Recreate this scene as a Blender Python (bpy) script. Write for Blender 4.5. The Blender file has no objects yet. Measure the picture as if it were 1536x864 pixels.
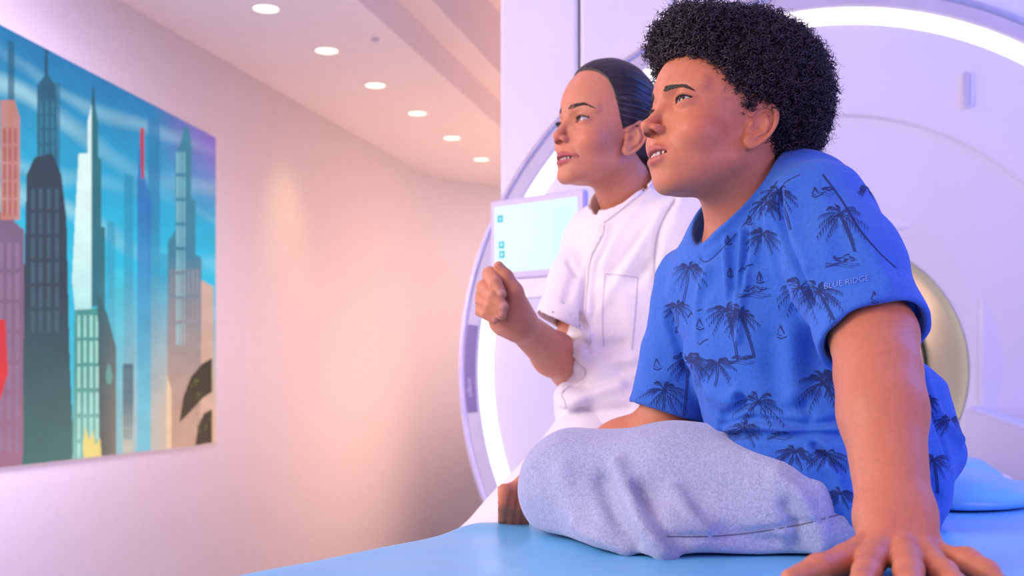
import bpy, bmesh, math, random
import numpy as np
from mathutils import Vector, Matrix
from mathutils.bvhtree import BVHTree

random.seed(7); RNG = np.random.default_rng(7)
S = bpy.context.scene
COL = S.collection

# ------------------------------------------------------------------ camera
F = 1700.0; CX = 768.0; CY = 565.0; ZC = 1.05
cam_d = bpy.data.cameras.new('camera'); cam = bpy.data.objects.new('camera', cam_d); COL.objects.link(cam)
cam.location = (0, 0, ZC); cam.rotation_euler = (math.pi/2, 0, 0)
cam_d.sensor_width = 36; cam_d.lens = F/1536*36; cam_d.shift_y = (CY-432)/1536
cam_d.clip_start = .05; cam_d.clip_end = 60
cam_d.dof.use_dof = True; cam_d.dof.focus_distance = 1.36; cam_d.dof.aperture_fstop = 6.3
S.camera = cam

# ------------------------------------------------------------------ world, lights, exposure
S.view_settings.view_transform = 'Standard'; S.view_settings.look = 'None'
S.view_settings.exposure = 0.0; S.view_settings.gamma = 1; S.view_settings.use_curve_mapping = False
W = bpy.data.worlds.new('world'); S.world = W; W.use_nodes = True
W.node_tree.nodes['Background'].inputs[0].default_value = (.80, .55, 1, 1)
W.node_tree.nodes['Background'].inputs[1].default_value = .47

def area(name, loc, target, size, energy, col, size_y=None, spread=None):
    d = bpy.data.lights.new(name, 'AREA'); d.energy = energy; d.color = col; d.size = size
    if size_y: d.shape = 'RECTANGLE'; d.size_y = size_y
    if spread: d.spread = math.radians(spread)
    o = bpy.data.objects.new(name, d); COL.objects.link(o); o.location = loc
    o.rotation_euler = (Vector(target)-Vector(loc)).to_track_quat('-Z', 'Y').to_euler()
    return o
def spot(name, loc, target, energy, col, angle, blend=.8, rad=.1):
    d = bpy.data.lights.new(name, 'SPOT'); d.energy = energy; d.color = col
    d.spot_size = math.radians(angle); d.spot_blend = blend; d.shadow_soft_size = rad
    o = bpy.data.objects.new(name, d); COL.objects.link(o); o.location = loc
    o.rotation_euler = (Vector(target)-Vector(loc)).to_track_quat('-Z', 'Y').to_euler()
    return o
area('key_light', (-1.9, .7, 2.0), (.2, 1.5, 1.15), 1.1, 44, (1.0, .86, .74))
area('pink_fill_light', (-.9, -.7, 1.9), (.3, 1.4, 1.2), .9, 12, (1.0, .55, .52))  # added fill from the camera side, lifts and reddens the faces
area('violet_ceiling_light', (2.2, 1.9, 2.38), (.7, 1.7, 1.0), 1.3, 30, (.03, .20, 1.0))
area('blue_low_light', (1.7, -.3, 1.5), (.5, 1.3, .9), 1.0, 23, (.50, .38, 1.0))
area('warm_wall_light', (1.2, 5.9, 1.20), (-1.0, 5.9, 1.1), 1.3, 3, (1.0, .12, .10), 4.2, 130)
area('lilac_wall_light', (-.70, 2.2, 2.34), (-2.0, 3.3, .9), .9, 62, (.90, .70, 1.0), 1.2, 98)
area('pink_up_fill', (1.1, 6.4, .3), (-.3, 5.2, 2.42), 1.2, 56, (1.0, .55, .34), 2.0)  # unseen fill added low behind the scanner to brighten the ceiling
spot('wall_washer', (-.60, 5.35, 2.38), (-1.10, 5.53, 1.76), 8, (1.0, .72, .10), 50, 1.0)
area('peach_low_fill', (1.0, 5.7, .35), (-.7, 7.4, .5), .8, 6, (1.0, .60, .48), 1.2)  # added, hidden behind the scanner; brightens the low end of the wall
area('far_room_light', (1.4, 7.2, 2.2), (.2, 8.6, 1.3), 1.5, 14, (1.0, .67, .71))

# ------------------------------------------------------------------ helpers
def P(px, py, Y):
    return np.array([(px-CX)/F*Y, Y, ZC-(py-CY)/F*Y])
def link(o, parent=None):
    COL.objects.link(o)
    if parent is not None: o.parent = parent
    return o
def tag(o, label=None, cat=None, group=None, kind=None):
    if label: o['label'] = label
    if cat: o['category'] = cat
    if group: o['group'] = group
    if kind: o['kind'] = kind
    return o
def empty(name, loc=(0, 0, 0), rz=0):
    o = bpy.data.objects.new(name, None); COL.objects.link(o); o.location = loc; o.rotation_euler = (0, 0, rz)
    o.empty_display_size = .05
    return o
def setparent(o, root):
    o.parent = root; o.matrix_parent_inverse = Matrix.LocRotScale(root.location, root.rotation_euler, None).inverted()
def mesh_np(name, V, faces, mat=None, parent=None, smooth=True, col=None):
    """V (n,3); faces list of int arrays (m,k)"""
    me = bpy.data.meshes.new(name)
    V = np.asarray(V, np.float32); me.vertices.add(len(V)); me.vertices.foreach_set('co', V.ravel())
    if not isinstance(faces, list): faces = [faces]
    faces = [np.asarray(f, np.int32) for f in faces if len(f)]
    li = np.concatenate([f.ravel() for f in faces]); cnt = np.concatenate([np.full(len(f), f.shape[1], np.int32) for f in faces])
    me.loops.add(len(li)); me.loops.foreach_set('vertex_index', li)
    me.polygons.add(len(cnt)); me.polygons.foreach_set('loop_start', np.r_[0, np.cumsum(cnt)[:-1]].astype(np.int32))
    me.update(calc_edges=True); me.validate()
    if smooth: me.polygons.foreach_set('use_smooth', np.ones(len(me.polygons), bool))
    if mat: me.materials.append(mat)
    if col is not None:
        a = me.color_attributes.new('paint', 'FLOAT_COLOR', 'POINT')
        c = np.ones((len(V), 4), np.float32); c[:, :3] = col; a.data.foreach_set('color', c.ravel())
    o = bpy.data.objects.new(name, me); COL.objects.link(o)
    if parent is not None: setparent(o, parent)
    return o
def obj_bm(name, bm, mat=None, parent=None, smooth=False):
    me = bpy.data.meshes.new(name); bmesh.ops.recalc_face_normals(bm, faces=bm.faces); bm.to_mesh(me); bm.free()
    if smooth: me.polygons.foreach_set('use_smooth', np.ones(len(me.polygons), bool))
    if mat: me.materials.append(mat)
    o = bpy.data.objects.new(name, me); COL.objects.link(o)
    if parent is not None: setparent(o, parent)
    return o
def box_bm(bm, c, s, M=None, bevel=0):
    r = bmesh.ops.create_cube(bm, size=1, matrix=Matrix.Translation(c) @ Matrix.Diagonal((*s, 1)))
    if bevel:
        es = list({e for v in r['verts'] for e in v.link_edges})
        bmesh.ops.bevel(bm, geom=es, offset=bevel, segments=3, affect='EDGES', profile=.5)
    return bm

# ------------------------------------------------------------------ materials
def nodes(name):
    m = bpy.data.materials.new(name); m.use_nodes = True
    return m, m.node_tree, m.node_tree.nodes['Principled BSDF']
def principled(name, col, rough=.5, metal=0, spec=.5, emit=None, es=0, noise=None, bump=None, sheen=0, sss=0, coat=0, paint=False):
    """noise=(scale, amount) colour mottling, bump=(scale, strength)"""
    m, nt, b = nodes(name); N = nt.nodes; L = nt.links
    b.inputs['Base Color'].default_value = (*col, 1); b.inputs['Roughness'].default_value = rough
    b.inputs['Metallic'].default_value = metal; b.inputs['Specular IOR Level'].default_value = spec
    if emit: b.inputs['Emission Color'].default_value = (*emit, 1); b.inputs['Emission Strength'].default_value = es
    if sheen: b.inputs['Sheen Weight'].default_value = sheen; b.inputs['Sheen Roughness'].default_value = .5
    if coat: b.inputs['Coat Weight'].default_value = coat
    if sss:
        b.inputs['Subsurface Weight'].default_value = sss; b.inputs['Subsurface Radius'].default_value = (1, .35, .2); b.inputs['Subsurface Scale'].default_value = .006
    src = None
    if paint:
        a = N.new('ShaderNodeVertexColor'); a.layer_name = 'paint'; src = a.outputs[0]; L.new(src, b.inputs['Base Color'])
    tc = N.new('ShaderNodeTexCoord')
    if noise:
        n = N.new('ShaderNodeTexNoise'); n.inputs['Scale'].default_value = noise[0]; n.inputs['Detail'].default_value = 6
        L.new(tc.outputs['Object'], n.inputs['Vector'])
        mx = N.new('ShaderNodeMix'); mx.data_type = 'RGBA'; mx.blend_type = 'MULTIPLY'
        rp = N.new('ShaderNodeMapRange'); rp.inputs[1].default_value = .3; rp.inputs[2].default_value = .7; rp.inputs[3].default_value = 1-noise[1]; rp.inputs[4].default_value = 1+noise[1]
        L.new(n.outputs[0], rp.inputs[0]); mx.inputs[0].default_value = 1
        if src: L.new(src, mx.inputs[6])
        else: mx.inputs[6].default_value = (*col, 1)
        cmb = N.new('ShaderNodeCombineColor')
        for i in range(3): L.new(rp.outputs[0], cmb.inputs[i])
        L.new(cmb.outputs[0], mx.inputs[7]); L.new(mx.outputs[2], b.inputs['Base Color'])
    if bump:
        n2 = N.new('ShaderNodeTexNoise'); n2.inputs['Scale'].default_value = bump[0]; n2.inputs['Detail'].default_value = 4
        L.new(tc.outputs['Object'], n2.inputs['Vector'])
        bp = N.new('ShaderNodeBump'); bp.inputs['Strength'].default_value = bump[1]; bp.inputs['Distance'].default_value = .002
        L.new(n2.outputs[0], bp.inputs['Height']); L.new(bp.outputs[0], b.inputs['Normal'])
    return m

# ------------------------------------------------------------------ signed distance modelling
f32 = np.float32
def smin(a, b, k):
    h = np.maximum(k-np.abs(a-b), 0)/k
    return np.minimum(a, b)-h*h*k*f32(.25)
def smax(a, b, k): return -smin(-a, -b, k)
def sph(x, y, z, c, r): return np.sqrt((x-c[0])**2+(y-c[1])**2+(z-c[2])**2)-f32(r)
def ell(x, y, z, c, r):
    a = (x-f32(c[0])); b = (y-f32(c[1])); d = (z-f32(c[2]))
    a = a/f32(r[0]); b = b/f32(r[1]); d = d/f32(r[2])
    k0 = np.sqrt(a*a+b*b+d*d)
    k1 = np.sqrt((a/f32(r[0]))**2+(b/f32(r[1]))**2+(d/f32(r[2]))**2)+f32(1e-6)
    return k0*(k0-1)/k1
def seg_t(x, y, z, a, b):
    a = np.asarray(a, f32); b = np.asarray(b, f32); d = b-a
    px = x-a[0]; py = y-a[1]; pz = z-a[2]
    t = np.clip((px*d[0]+py*d[1]+pz*d[2])/f32(max(1e-9, float(d@d))), 0, 1)
    return t, np.sqrt((px-t*d[0])**2+(py-t*d[1])**2+(pz-t*d[2])**2)
def cone(x, y, z, a, b, ra, rb):
    t, d = seg_t(x, y, z, a, b)
    return d-(f32(ra)+t*f32(rb-ra))
def chain(x, y, z, pts, rs, k=.0):
    d = None
    for i in range(len(pts)-1):
        c = cone(x, y, z, pts[i], pts[i+1], rs[i], rs[i+1])
        d = c if d is None else (smin(d, c, f32(k)) if k else np.minimum(d, c))
    return d
def elr(x, y, z, c, r, R):
    """ellipsoid with axes = columns of R"""
    a = x-f32(c[0]); b = y-f32(c[1]); d = z-f32(c[2]); R = np.asarray(R, f32)
    u = a*R[0, 0]+b*R[1, 0]+d*R[2, 0]; v = a*R[0, 1]+b*R[1, 1]+d*R[2, 1]; w = a*R[0, 2]+b*R[1, 2]+d*R[2, 2]
    return ell(u, v, w, (0, 0, 0), r)
def polydist(x, y, z, pts):
    d = None
    for i in range(len(pts)-1):
        _, e = seg_t(x, y, z, pts[i], pts[i+1]); d = e if d is None else np.minimum(d, e)
    return d

def evalf(f, X):
    X = np.asarray(X, f32); out = np.empty(len(X), f32); C = 400000
    for i in range(0, len(X), C):
        q = X[i:i+C]; out[i:i+C] = f(q[:, 0], q[:, 1], q[:, 2])
    return out
def polygonize(f, lo, hi, h, pad=1.35, proj=2):
    lo = np.asarray(lo, float); hi = np.asarray(hi, float); B = 8
    nb = np.ceil((hi-lo)/(h*B)).astype(int)
    g = np.stack(np.meshgrid(*[np.arange(n) for n in nb], indexing='ij'), -1).reshape(-1, 3)
    fc = evalf(f, lo+(g+.5)*h*B)
    keep = np.abs(fc) < h*B*.87*pad
    n = nb*B
    sgn = np.where(fc < 0, f32(-1), f32(1)).reshape(nb)
    V = np.repeat(np.repeat(np.repeat(sgn, B, 0), B, 1), B, 2)
    gk = g[keep]; o = np.stack(np.meshgrid(*[np.arange(B)]*3, indexing='ij'), -1).reshape(-1, 3)
    C = 800
    for i in range(0, len(gk), C):
        idx = (gk[i:i+C, None, :]*B+o[None]).reshape(-1, 3)
        V[idx[:, 0], idx[:, 1], idx[:, 2]] = evalf(f, lo+idx*h)
    I = V < 0
    s = [slice(0, -1), slice(1, None)]
    cnt = np.zeros(tuple(n-1), np.int8)
    for a in (0, 1):
        for b in (0, 1):
            for c in (0, 1): cnt += I[s[a], s[b], s[c]]
    act = np.argwhere((cnt > 0) & (cnt < 8))
    ids = np.full(tuple(n-1), -1, np.int32); ids[act[:, 0], act[:, 1], act[:, 2]] = np.arange(len(act))
    acc = np.zeros((len(act), 3)); num = np.zeros(len(act))
    corner = [(a, b, c) for a in (0, 1) for b in (0, 1) for c in (0, 1)]
    val = {c: V[act[:, 0]+c[0], act[:, 1]+c[1], act[:, 2]+c[2]] for c in corner}
    for c in corner:
        for ax in range(3):
            if c[ax] == 0:
                d = list(c); d[ax] = 1; d = tuple(d); v0 = val[c]; v1 = val[d]
                m = (v0 < 0) != (v1 < 0); t = np.where(m, v0/(v0-v1+1e-12*(v0 == v1)), 0)
                p = np.tile(np.array(c, float), (len(act), 1)); p[:, ax] += t
                acc += p*m[:, None]; num += m
    verts = lo+(act+acc/num[:, None])*h
    quads = []
    for ax in range(3):
        u, v = [(1, 2), (2, 0), (0, 1)][ax]
        sl0 = [slice(None)]*3; sl1 = [slice(None)]*3; sl0[ax] = slice(0, -1); sl1[ax] = slice(1, None)
        A = I[tuple(sl0)]; Bm = I[tuple(sl1)]
        e = np.argwhere(A != Bm); e = e[(e[:, u] > 0) & (e[:, v] > 0) & (e[:, u] < n[u]-1) & (e[:, v] < n[v]-1)]
        ins = A[e[:, 0], e[:, 1], e[:, 2]]
        def cid(du, dv):
            q = e.copy(); q[:, u] -= du; q[:, v] -= dv
            return ids[q[:, 0], q[:, 1], q[:, 2]]
        q = np.stack([cid(1, 1), cid(0, 1), cid(0, 0), cid(1, 0)], 1)
        q = np.where(ins[:, None], q, q[:, ::-1]); quads.append(q)
    Q = np.concatenate(quads); Q = Q[(Q >= 0).all(1)]
    verts = project(f, verts, h, proj)
    return verts, Q
def gradient(f, X, e):
    k = np.array([[1, -1, -1], [-1, -1, 1], [-1, 1, -1], [1, 1, 1]], float)
    g = np.zeros((len(X), 3)); s = np.zeros(len(X))
    for q in k:
        v = evalf(f, X+q*e); g += q*v[:, None]; s += v
    return g/(4*e), s/4
def project(f, X, h, it=2):
    for _ in range(it):
        g, v = gradient(f, X, h*.3)
        g2 = (g*g).sum(1)+1e-6
        step = np.clip(v/g2, -h, h)[:, None]*g
        l = np.linalg.norm(step, axis=1, keepdims=True); step *= np.minimum(1, .8*h/(l+1e-12))
        X = X-step
    return X
def refine(verts, Q, mask_fn, f, h, times=1):
    """split the quads whose centre satisfies mask_fn, then pull the new points on to the surface"""
    bm = bmesh.new()
    for v in verts: bm.verts.new(v)
    bm.verts.ensure_lookup_table()
    vs = bm.verts
    for q in Q:
        try: bm.faces.new([vs[i] for i in q])
        except ValueError: pass
    for t in range(times):
        bm.faces.ensure_lookup_table()
        cen = np.array([f_.calc_center_median() for f_ in bm.faces]); m = mask_fn(cen)
        es = list({e for i in np.nonzero(m)[0] for e in bm.faces[i].edges})
        bmesh.ops.subdivide_edges(bm, edges=es, cuts=1, use_grid_fill=True)
    bmesh.ops.triangulate(bm, faces=[f_ for f_ in bm.faces if len(f_.verts) > 4])
    bm.verts.index_update()
    V = np.array([v.co for v in bm.verts]); q4 = []; q3 = []
    for f_ in bm.faces:
        (q4 if len(f_.verts) == 4 else q3).append([v.index for v in f_.verts])
    bm.free()
    V = project(f, V, h, 2)
    fs = [np.array(q4)] + ([np.array(q3)] if q3 else [])
    return V, fs
def frame(yaw, pitch, roll):
    """columns: forward, left, up.  yaw is measured from -X towards the viewer's side (-Y)"""
    yaw, pitch, roll = [math.radians(a) for a in (yaw, pitch, roll)]
    f = np.array([-math.cos(yaw), -math.sin(yaw), 0]); l = np.array([math.sin(yaw), -math.cos(yaw), 0]); u = np.array([0, 0, 1.])
    f2 = f*math.cos(pitch)+u*math.sin(pitch); u2 = u*math.cos(pitch)-f*math.sin(pitch)
    l3 = l*math.cos(roll)+u2*math.sin(roll); u3 = u2*math.cos(roll)-l*math.sin(roll)
    return np.stack([f2, l3, u3], 1)
def tube_np(paths, radii, sides=3):
    """many tubes at once: paths (n,m,3), radii (n,m) -> V, quads"""
    n, m, _ = paths.shape
    T = np.gradient(paths, axis=1); T /= np.linalg.norm(T, axis=2, keepdims=True)+1e-9
    ref = np.where(np.abs(T[..., 2:3]) < .8, np.array([0, 0, 1.]), np.array([1., 0, 0]))
    A = np.cross(T, ref); A /= np.linalg.norm(A, axis=2, keepdims=True)+1e-9; Bv = np.cross(T, A)
    ang = np.arange(sides)*2*np.pi/sides
    V = paths[:, :, None]+radii[:, :, None, None]*(A[:, :, None]*np.cos(ang)[None, None, :, None]+Bv[:, :, None]*np.sin(ang)[None, None, :, None])
    idx = np.arange(n*m*sides).reshape(n, m, sides)
    a = idx[:, :-1]; b = idx[:, 1:]
    Q = np.stack([a, np.roll(a, -1, 2), np.roll(b, -1, 2), b], -1).reshape(-1, 4)
    return V.reshape(-1, 3), Q
M = {}
M['wall'] = principled('wall_paint', (.80, .78, .79), .75, noise=(30, .02), bump=(220, .05))
M['ceil'] = principled('ceiling_paint', (.78, .74, .75), .8, noise=(20, .02))
M['floor'] = principled('vinyl_floor', (.55, .55, .60), .4, noise=(14, .06))
M['plastic'] = principled('white_plastic', (.76, .76, .82), .35, spec=.4, noise=(6, .015))
M['grey_plastic'] = principled('grey_plastic', (.55, .53, .62), .4, noise=(20, .03))
M['silver'] = principled('brushed_silver', (.72, .70, .80), .3, metal=.75, noise=(60, .05))
M['led'] = principled('led_strip', (1, 1, 1), .4, emit=(1.0, .975, .87), es=1.25)
M['lamp'] = principled('lamp_glow', (1, 1, 1), .4, emit=(1.0, .93, .60), es=1.35)
M['vinyl'] = principled('blue_vinyl', (.14, .52, .86), .34, spec=.5, noise=(9, .05), bump=(40, .12))
M['eye'] = principled('eye', (1, 1, 1), .08, spec=.6, paint=True)
M['brow'] = principled('dark_hair', (.018, .012, .012), .5)
M['skin'] = principled('skin', (.5, .2, .13), .46, spec=.35, paint=True, noise=(160, .06), bump=(900, .10), sss=.12)
M['teeth'] = principled('teeth', (.82, .78, .74), .25)
M['curl'] = principled('black_curls', (.020, .014, .024), .32, spec=.55)
M['hair_cap'] = principled('hair_underlayer', (.010, .008, .012), .8, noise=(200, .3))
M['tee'] = principled('blue_jersey', (.028, .145, .60), .85, sheen=.08, noise=(260, .12), bump=(700, .25))
M['tee_dark'] = principled('navy_print', (.010, .028, .15), .85)
M['tee_in'] = principled('navy_neck_tape', (.012, .03, .12), .9)
M['sweat'] = principled('heather_grey_jersey', (.37, .42, .62), .95, sheen=.4, noise=(330, .20), bump=(420, .5))
M['white'] = principled('white_uniform_cotton', (.80, .78, .82), .8, sheen=.2, noise=(300, .04), bump=(600, .12))
# ------------------------------------------------------------------ the room
WD = np.array([.2364, 1.0]); WP = np.array([-1.243, 4.93])               # left wall line in plan
ZCEIL = 2.42; ZFLOOR = -.14
def wall_x(y): return WP[0]+WD[0]*(y-WP[1])
def ray_wall(px):                                                       # plan point of the left wall seen at picture column px
    k = (px-CX)/F; y = (WP[0]-WD[0]*WP[1])/(k-WD[0]); return np.array([wall_x(y), y])
def extrude_plan(name, pts, z0, z1, th, mat, side=1):
    """wall with thickness th following a plan polyline"""
    pts = np.array(pts, float); n = len(pts)
    T = np.gradient(pts, axis=0); T /= np.linalg.norm(T, axis=1, keepdims=True); Nn = np.stack([T[:, 1], -T[:, 0]], 1)*side
    back = pts+Nn*th
    V = np.r_[np.c_[pts, np.full(n, z0)], np.c_[pts, np.full(n, z1)], np.c_[back, np.full(n, z0)], np.c_[back, np.full(n, z1)]]
    Q = []
    for i in range(n-1):
        a, b = i, i+1
        Q += [[a, b, n+b, n+a], [2*n+b, 2*n+a, 3*n+a, 3*n+b], [n+a, n+b, 3*n+b, 3*n+a], [b, a, 2*n+a, 2*n+b]]
    Q += [[0, n, 3*n, 2*n], [n-1, 3*n-1, 4*n-1, 2*n-1]]
    o = mesh_np(name, V, np.array(Q), mat, None, False)
    bm = bmesh.new(); bm.from_mesh(o.data); bmesh.ops.recalc_face_normals(bm, faces=bm.faces); bm.to_mesh(o.data); bm.free()
    return o
# left wall runs far back, turns a curved corner and becomes the back wall
def arc_pts():
    pts = [np.array([wall_x(y), y]) for y in (1.4, 2.6, 4.0, 5.4, 6.8, 7.5)]
    d0 = WD/np.linalg.norm(WD); p = pts[-1].copy(); a0 = math.atan2(d0[1], d0[0])
    n = 14; R = .95; sw = math.radians(82)
    for i in range(1, n+1):
        a = a0-sw*i/n; p = p+R*sw/n*np.array([math.cos(a+sw/n/2), math.sin(a+sw/n/2)]); pts.append(p.copy())
    d = np.array([math.cos(a0-sw), math.sin(a0-sw)])
    for k in (1, 2.2, 3.4): pts.append(p+d*k)
    return pts
LW = arc_pts()
w1 = extrude_plan('wall_left', LW, ZFLOOR, ZCEIL+.7, .12, M['wall'], -1); tag(w1, kind='structure')
def slab(name, x0, x1, y0, y1, z0, z1, mat):
    bm = bmesh.new(); box_bm(bm, ((x0+x1)/2, (y0+y1)/2, (z0+z1)/2), (x1-x0, y1-y0, z1-z0)); o = obj_bm(name, bm, mat); tag(o, kind='structure'); return o
slab('floor', -3.2, 4.2, -1.5, 10.4, ZFLOOR-.12, ZFLOOR, M['floor'])
# ceiling strip with a stepped cove along its right side (all running with the wall)
def strip(name, a, b, y0, y1, z0, z1, mat):
    """prism between offsets a..b (metres right of the left wall line), z0..z1"""
    def q(o, y): return (wall_x(y)+o, y)
    V = [(*q(a, y0), z0), (*q(b, y0), z0), (*q(b, y1), z0), (*q(a, y1), z0), (*q(a, y0), z1), (*q(b, y0), z1), (*q(b, y1), z1), (*q(a, y1), z1)]
    bm = bmesh.new(); vs = [bm.verts.new(v) for v in V]
    for f_ in ((0, 1, 2, 3), (4, 5, 6, 7), (0, 1, 5, 4), (1, 2, 6, 5), (2, 3, 7, 6), (3, 0, 4, 7)): bm.faces.new([vs[i] for i in f_])
    return obj_bm(name, bm, mat)
def off_at(px, py, z):
    """offset from the left wall line of the ceiling point seen at px,py when it lies at height z"""
    y = F*(z-ZC)/(CY-py); x = (px-CX)/F*y; return x-wall_x(y), y
oA, _ = off_at(625, 79, ZCEIL)
tag(strip('ceiling', -.3, oA, .9, 10.3, ZCEIL, ZCEIL+.12, M['ceil']), kind='structure')
zB = 2.563
tag(strip('trim_1', oA-.02, oA, .9, 10.3, ZCEIL+.12, zB, M['ceil']), kind='structure')
oB, _ = off_at(690, 45.7, zB)
tag(strip('trim_2', oA-.02, oB, .9, 10.3, zB, zB+.04, M['ceil']), kind='structure')
zD = 2.86
tag(strip('trim_3', oB-.02, oB, .9, 10.3, zB+.04, zD, M['ceil']), kind='structure')
tag(strip('ceiling_2', oB-.02, 4.6, .9, 10.3, zD, zD+.10, M['ceil']), kind='structure')


# ------------------------------------------------------------------ recessed ceiling lamps
def downlight(px, py, i, label):
    y = F*(ZCEIL-ZC)/(CY-py); x = (px-CX)/F*y
    r = empty('ceiling_downlight', (x, y, ZCEIL)); tag(r, label, 'lamp', 'recessed ceiling downlights')
    bm = bmesh.new(); n = 32; prof = [(.046, -.001), (.056, -.004), (.060, -.001), (.060, .01), (.046, .01)]
    vs = [[bm.verts.new((x+rr*math.cos(2*math.pi*k/n), y+rr*math.sin(2*math.pi*k/n), ZCEIL+zz)) for k in range(n)] for rr, zz in prof]
    for a in range(len(prof)):
        b = (a+1) % len(prof)
        for k in range(n): bm.faces.new((vs[a][k], vs[a][(k+1) % n], vs[b][(k+1) % n], vs[b][k]))
    obj_bm('trim_ring', bm, M['plastic'], r, True)
    bm = bmesh.new(); bmesh.ops.create_cone(bm, cap_ends=True, segments=32, radius1=.046, radius2=.044, depth=.006, matrix=Matrix.Translation((x, y, ZCEIL+.001)))
    obj_bm('diffuser', bm, M['lamp'], r)
names6 = ['nearest the picture screen end of the row', 'second from the screen end of the row', 'third from the screen end of the row',
          'third from the far curved wall', 'second from the far curved wall', 'closest to the far curved wall, by the scanner']
for i, (px, py) in enumerate([(399, 13), (490, 76), (563, 128), (626, 170), (678, 207), (722, 239)]):
    downlight(px, py, i, 'round glowing ceiling downlight, '+names6[i])
# small sensor between the lamps
sy = F*(ZCEIL-ZC)/(CY-58); sx = (563-CX)/F*sy
bm = bmesh.new(); bmesh.ops.create_uvsphere(bm, u_segments=20, v_segments=10, radius=.016, matrix=Matrix.Translation((sx, sy, ZCEIL-.004)) @ Matrix.Diagonal((1, 1, .7, 1)))
tag(obj_bm('ceiling_sensor', bm, M['grey_plastic'], None, True), 'tiny grey sensor dome on the pink ceiling beside the downlights', 'sensor')

# ------------------------------------------------------------------ wall screen with a painted city skyline
def build_screen():
    pl, pr = ray_wall(-40), ray_wall(317)
    d = (pr-pl); Lw = np.linalg.norm(d); d /= Lw; nrm = np.array([d[1], -d[0]])          # nrm points into the room
    # heights from the picture at both ends
    def z_at(px, py): q = ray_wall(px); return ZC-(py-CY)/F*q[1]
    zt = np.array([z_at(0, 42), z_at(317, 207)]); zb = np.array([z_at(0, 700), z_at(317, 665)])
    f0 = np.linalg.norm(ray_wall(0)-pl)/Lw
    ext = lambda a: a[1]+(a[0]-a[1])*np.array([1/(1-f0), 0])
    zt, zb = ext(zt), ext(zb)
    root = empty('wall_screen', (float((pl+pr)[0]/2), float((pl+pr)[1]/2), float(zb.mean())))
    tag(root, 'large bright wall screen showing a painted teal city of skyscrapers', 'screen')
    th = .018
    # shallow backing slab
    c = [(*(pl+nrm*.001), zb[0]), (*(pr+nrm*.001), zb[1]), (*(pr+nrm*.001), zt[1]), (*(pl+nrm*.001), zt[0])]
    c2 = [(*(np.array(p[:2])+nrm*th), p[2]) for p in c]
    bm = bmesh.new(); vs = [bm.verts.new(p) for p in c+c2]
    for f_ in ((3, 2, 1, 0), (4, 5, 6, 7), (0, 1, 5, 4), (1, 2, 6, 5), (2, 3, 7, 6), (3, 0, 4, 7)): bm.faces.new([vs[i] for i in f_])
    obj_bm('backing_panel', bm, M['plastic'], root)
    # picture: colours painted per point of a fine grid, in picture coordinates of the photograph's screen plane
    nx, ny = 380, 460
    u = np.linspace(0, 1, nx); v = np.linspace(0, 1, ny); U, Vv = np.meshgrid(u, v, indexing='ij')
    xy = pl[None, None]+(pr-pl)[None, None]*U[..., None]+nrm*(th+.0025)
    Z = (zb[0]*(1-U)+zb[1]*U)*(1-Vv)+(zt[0]*(1-U)+zt[1]*U)*Vv
    X = np.concatenate([xy, Z[..., None]], -1)
    a = X[..., 0]/X[..., 1]*F+CX; b = CY-(Z-ZC)/X[..., 1]*F                                 # design coordinates used for the drawing
    # undo the perspective of the design so that the drawing is rectangular on the wall: s across 0..1 (317 = 1), t up 0..1
    C = np.zeros((nx, ny, 3)); h = Vv
    def lin(c): c = np.array(c, float)/255; return np.where(c <= .04045, c/12.92, ((c+.055)/1.055)**2.4)
    top, mid, low = lin((8, 120, 180)), lin((0, 188, 226)), lin((40, 205, 228))
    C[:] = mid
    k = np.clip((h-.55)/.45, 0, 1)[..., None]; C = C*(1-k)+top*k
    k = np.clip((.45-h)/.45, 0, 1)[..., None]*.7; C = C*(1-k)+low*k
    def pn(x, y, s=0):                                                                   # smooth pseudo noise
        r = 0; 
        for i in range(1, 6): r = r+np.sin(x*i*2.3+s*i*1.7+1.3*np.sin(y*i*1.9+s+i))*np.cos(y*i*2.9-s*2+i*i)/i
        return r
    cx = a/317
    for (yy, wd, am, sd) in ((.83, .030, .6, 1), (.72, .02, .3, 4), (.60, .028, .5, 7), (.93, .02, .3, 9)):
        cl = np.clip(1.25-np.abs(h-yy-.035*np.sin(cx*5+sd)-.012*pn(cx*2, h*3, sd))/wd, 0, 1)*am*np.clip(.75+.5*np.sin(cx*4+sd*2), 0, 1)
        C = C*(1-cl[..., None])+lin((185, 230, 238))*cl[..., None]
    # purple and warm haze towards the right
    k = (np.clip((cx-.72)/.28, 0, 1)*np.clip((h-.72)/.25, 0, 1))[..., None]*.75; C = C*(1-k)+lin((150, 95, 190))*k
    def poly(pts, col, op=1, grad=None):
        nonlocal C
        pts = np.array(pts, float); ins = np.zeros(a.shape, bool); j = len(pts)-1
        for i in range(len(pts)):
            xi, yi = pts[i]; xj, yj = pts[j]
            c_ = ((yi > b) != (yj > b)) & (a < (xj-xi)*(b-yi)/(yj-yi+1e-9)+xi); ins ^= c_; j = i
        cc = np.broadcast_to(lin(col), C.shape)
        if grad is not None:
            g = np.clip((b-grad[1])/(grad[2]-grad[1]), 0, 1)[..., None]; cc = cc*(1-g)+lin(grad[0])*g
        kk = (ins*op)[..., None]; C = C*(1-kk)+cc*kk
    def rows(x0, x1, y0, y1, n, col, m=4, fill=.6, op=1):
        w = (x1-x0)/n; hh = (y1-y0)/m
        for i in range(n):
            for j in range(m):
                poly([(x0+w*(i+.2), y0+hh*(j+.08)), (x0+w*(i+.2+fill), y0+hh*(j+.08)), (x0+w*(i+.2+fill), y0+hh*(j+.94)), (x0+w*(i+.2), y0+hh*(j+.94))], col, op)
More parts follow.
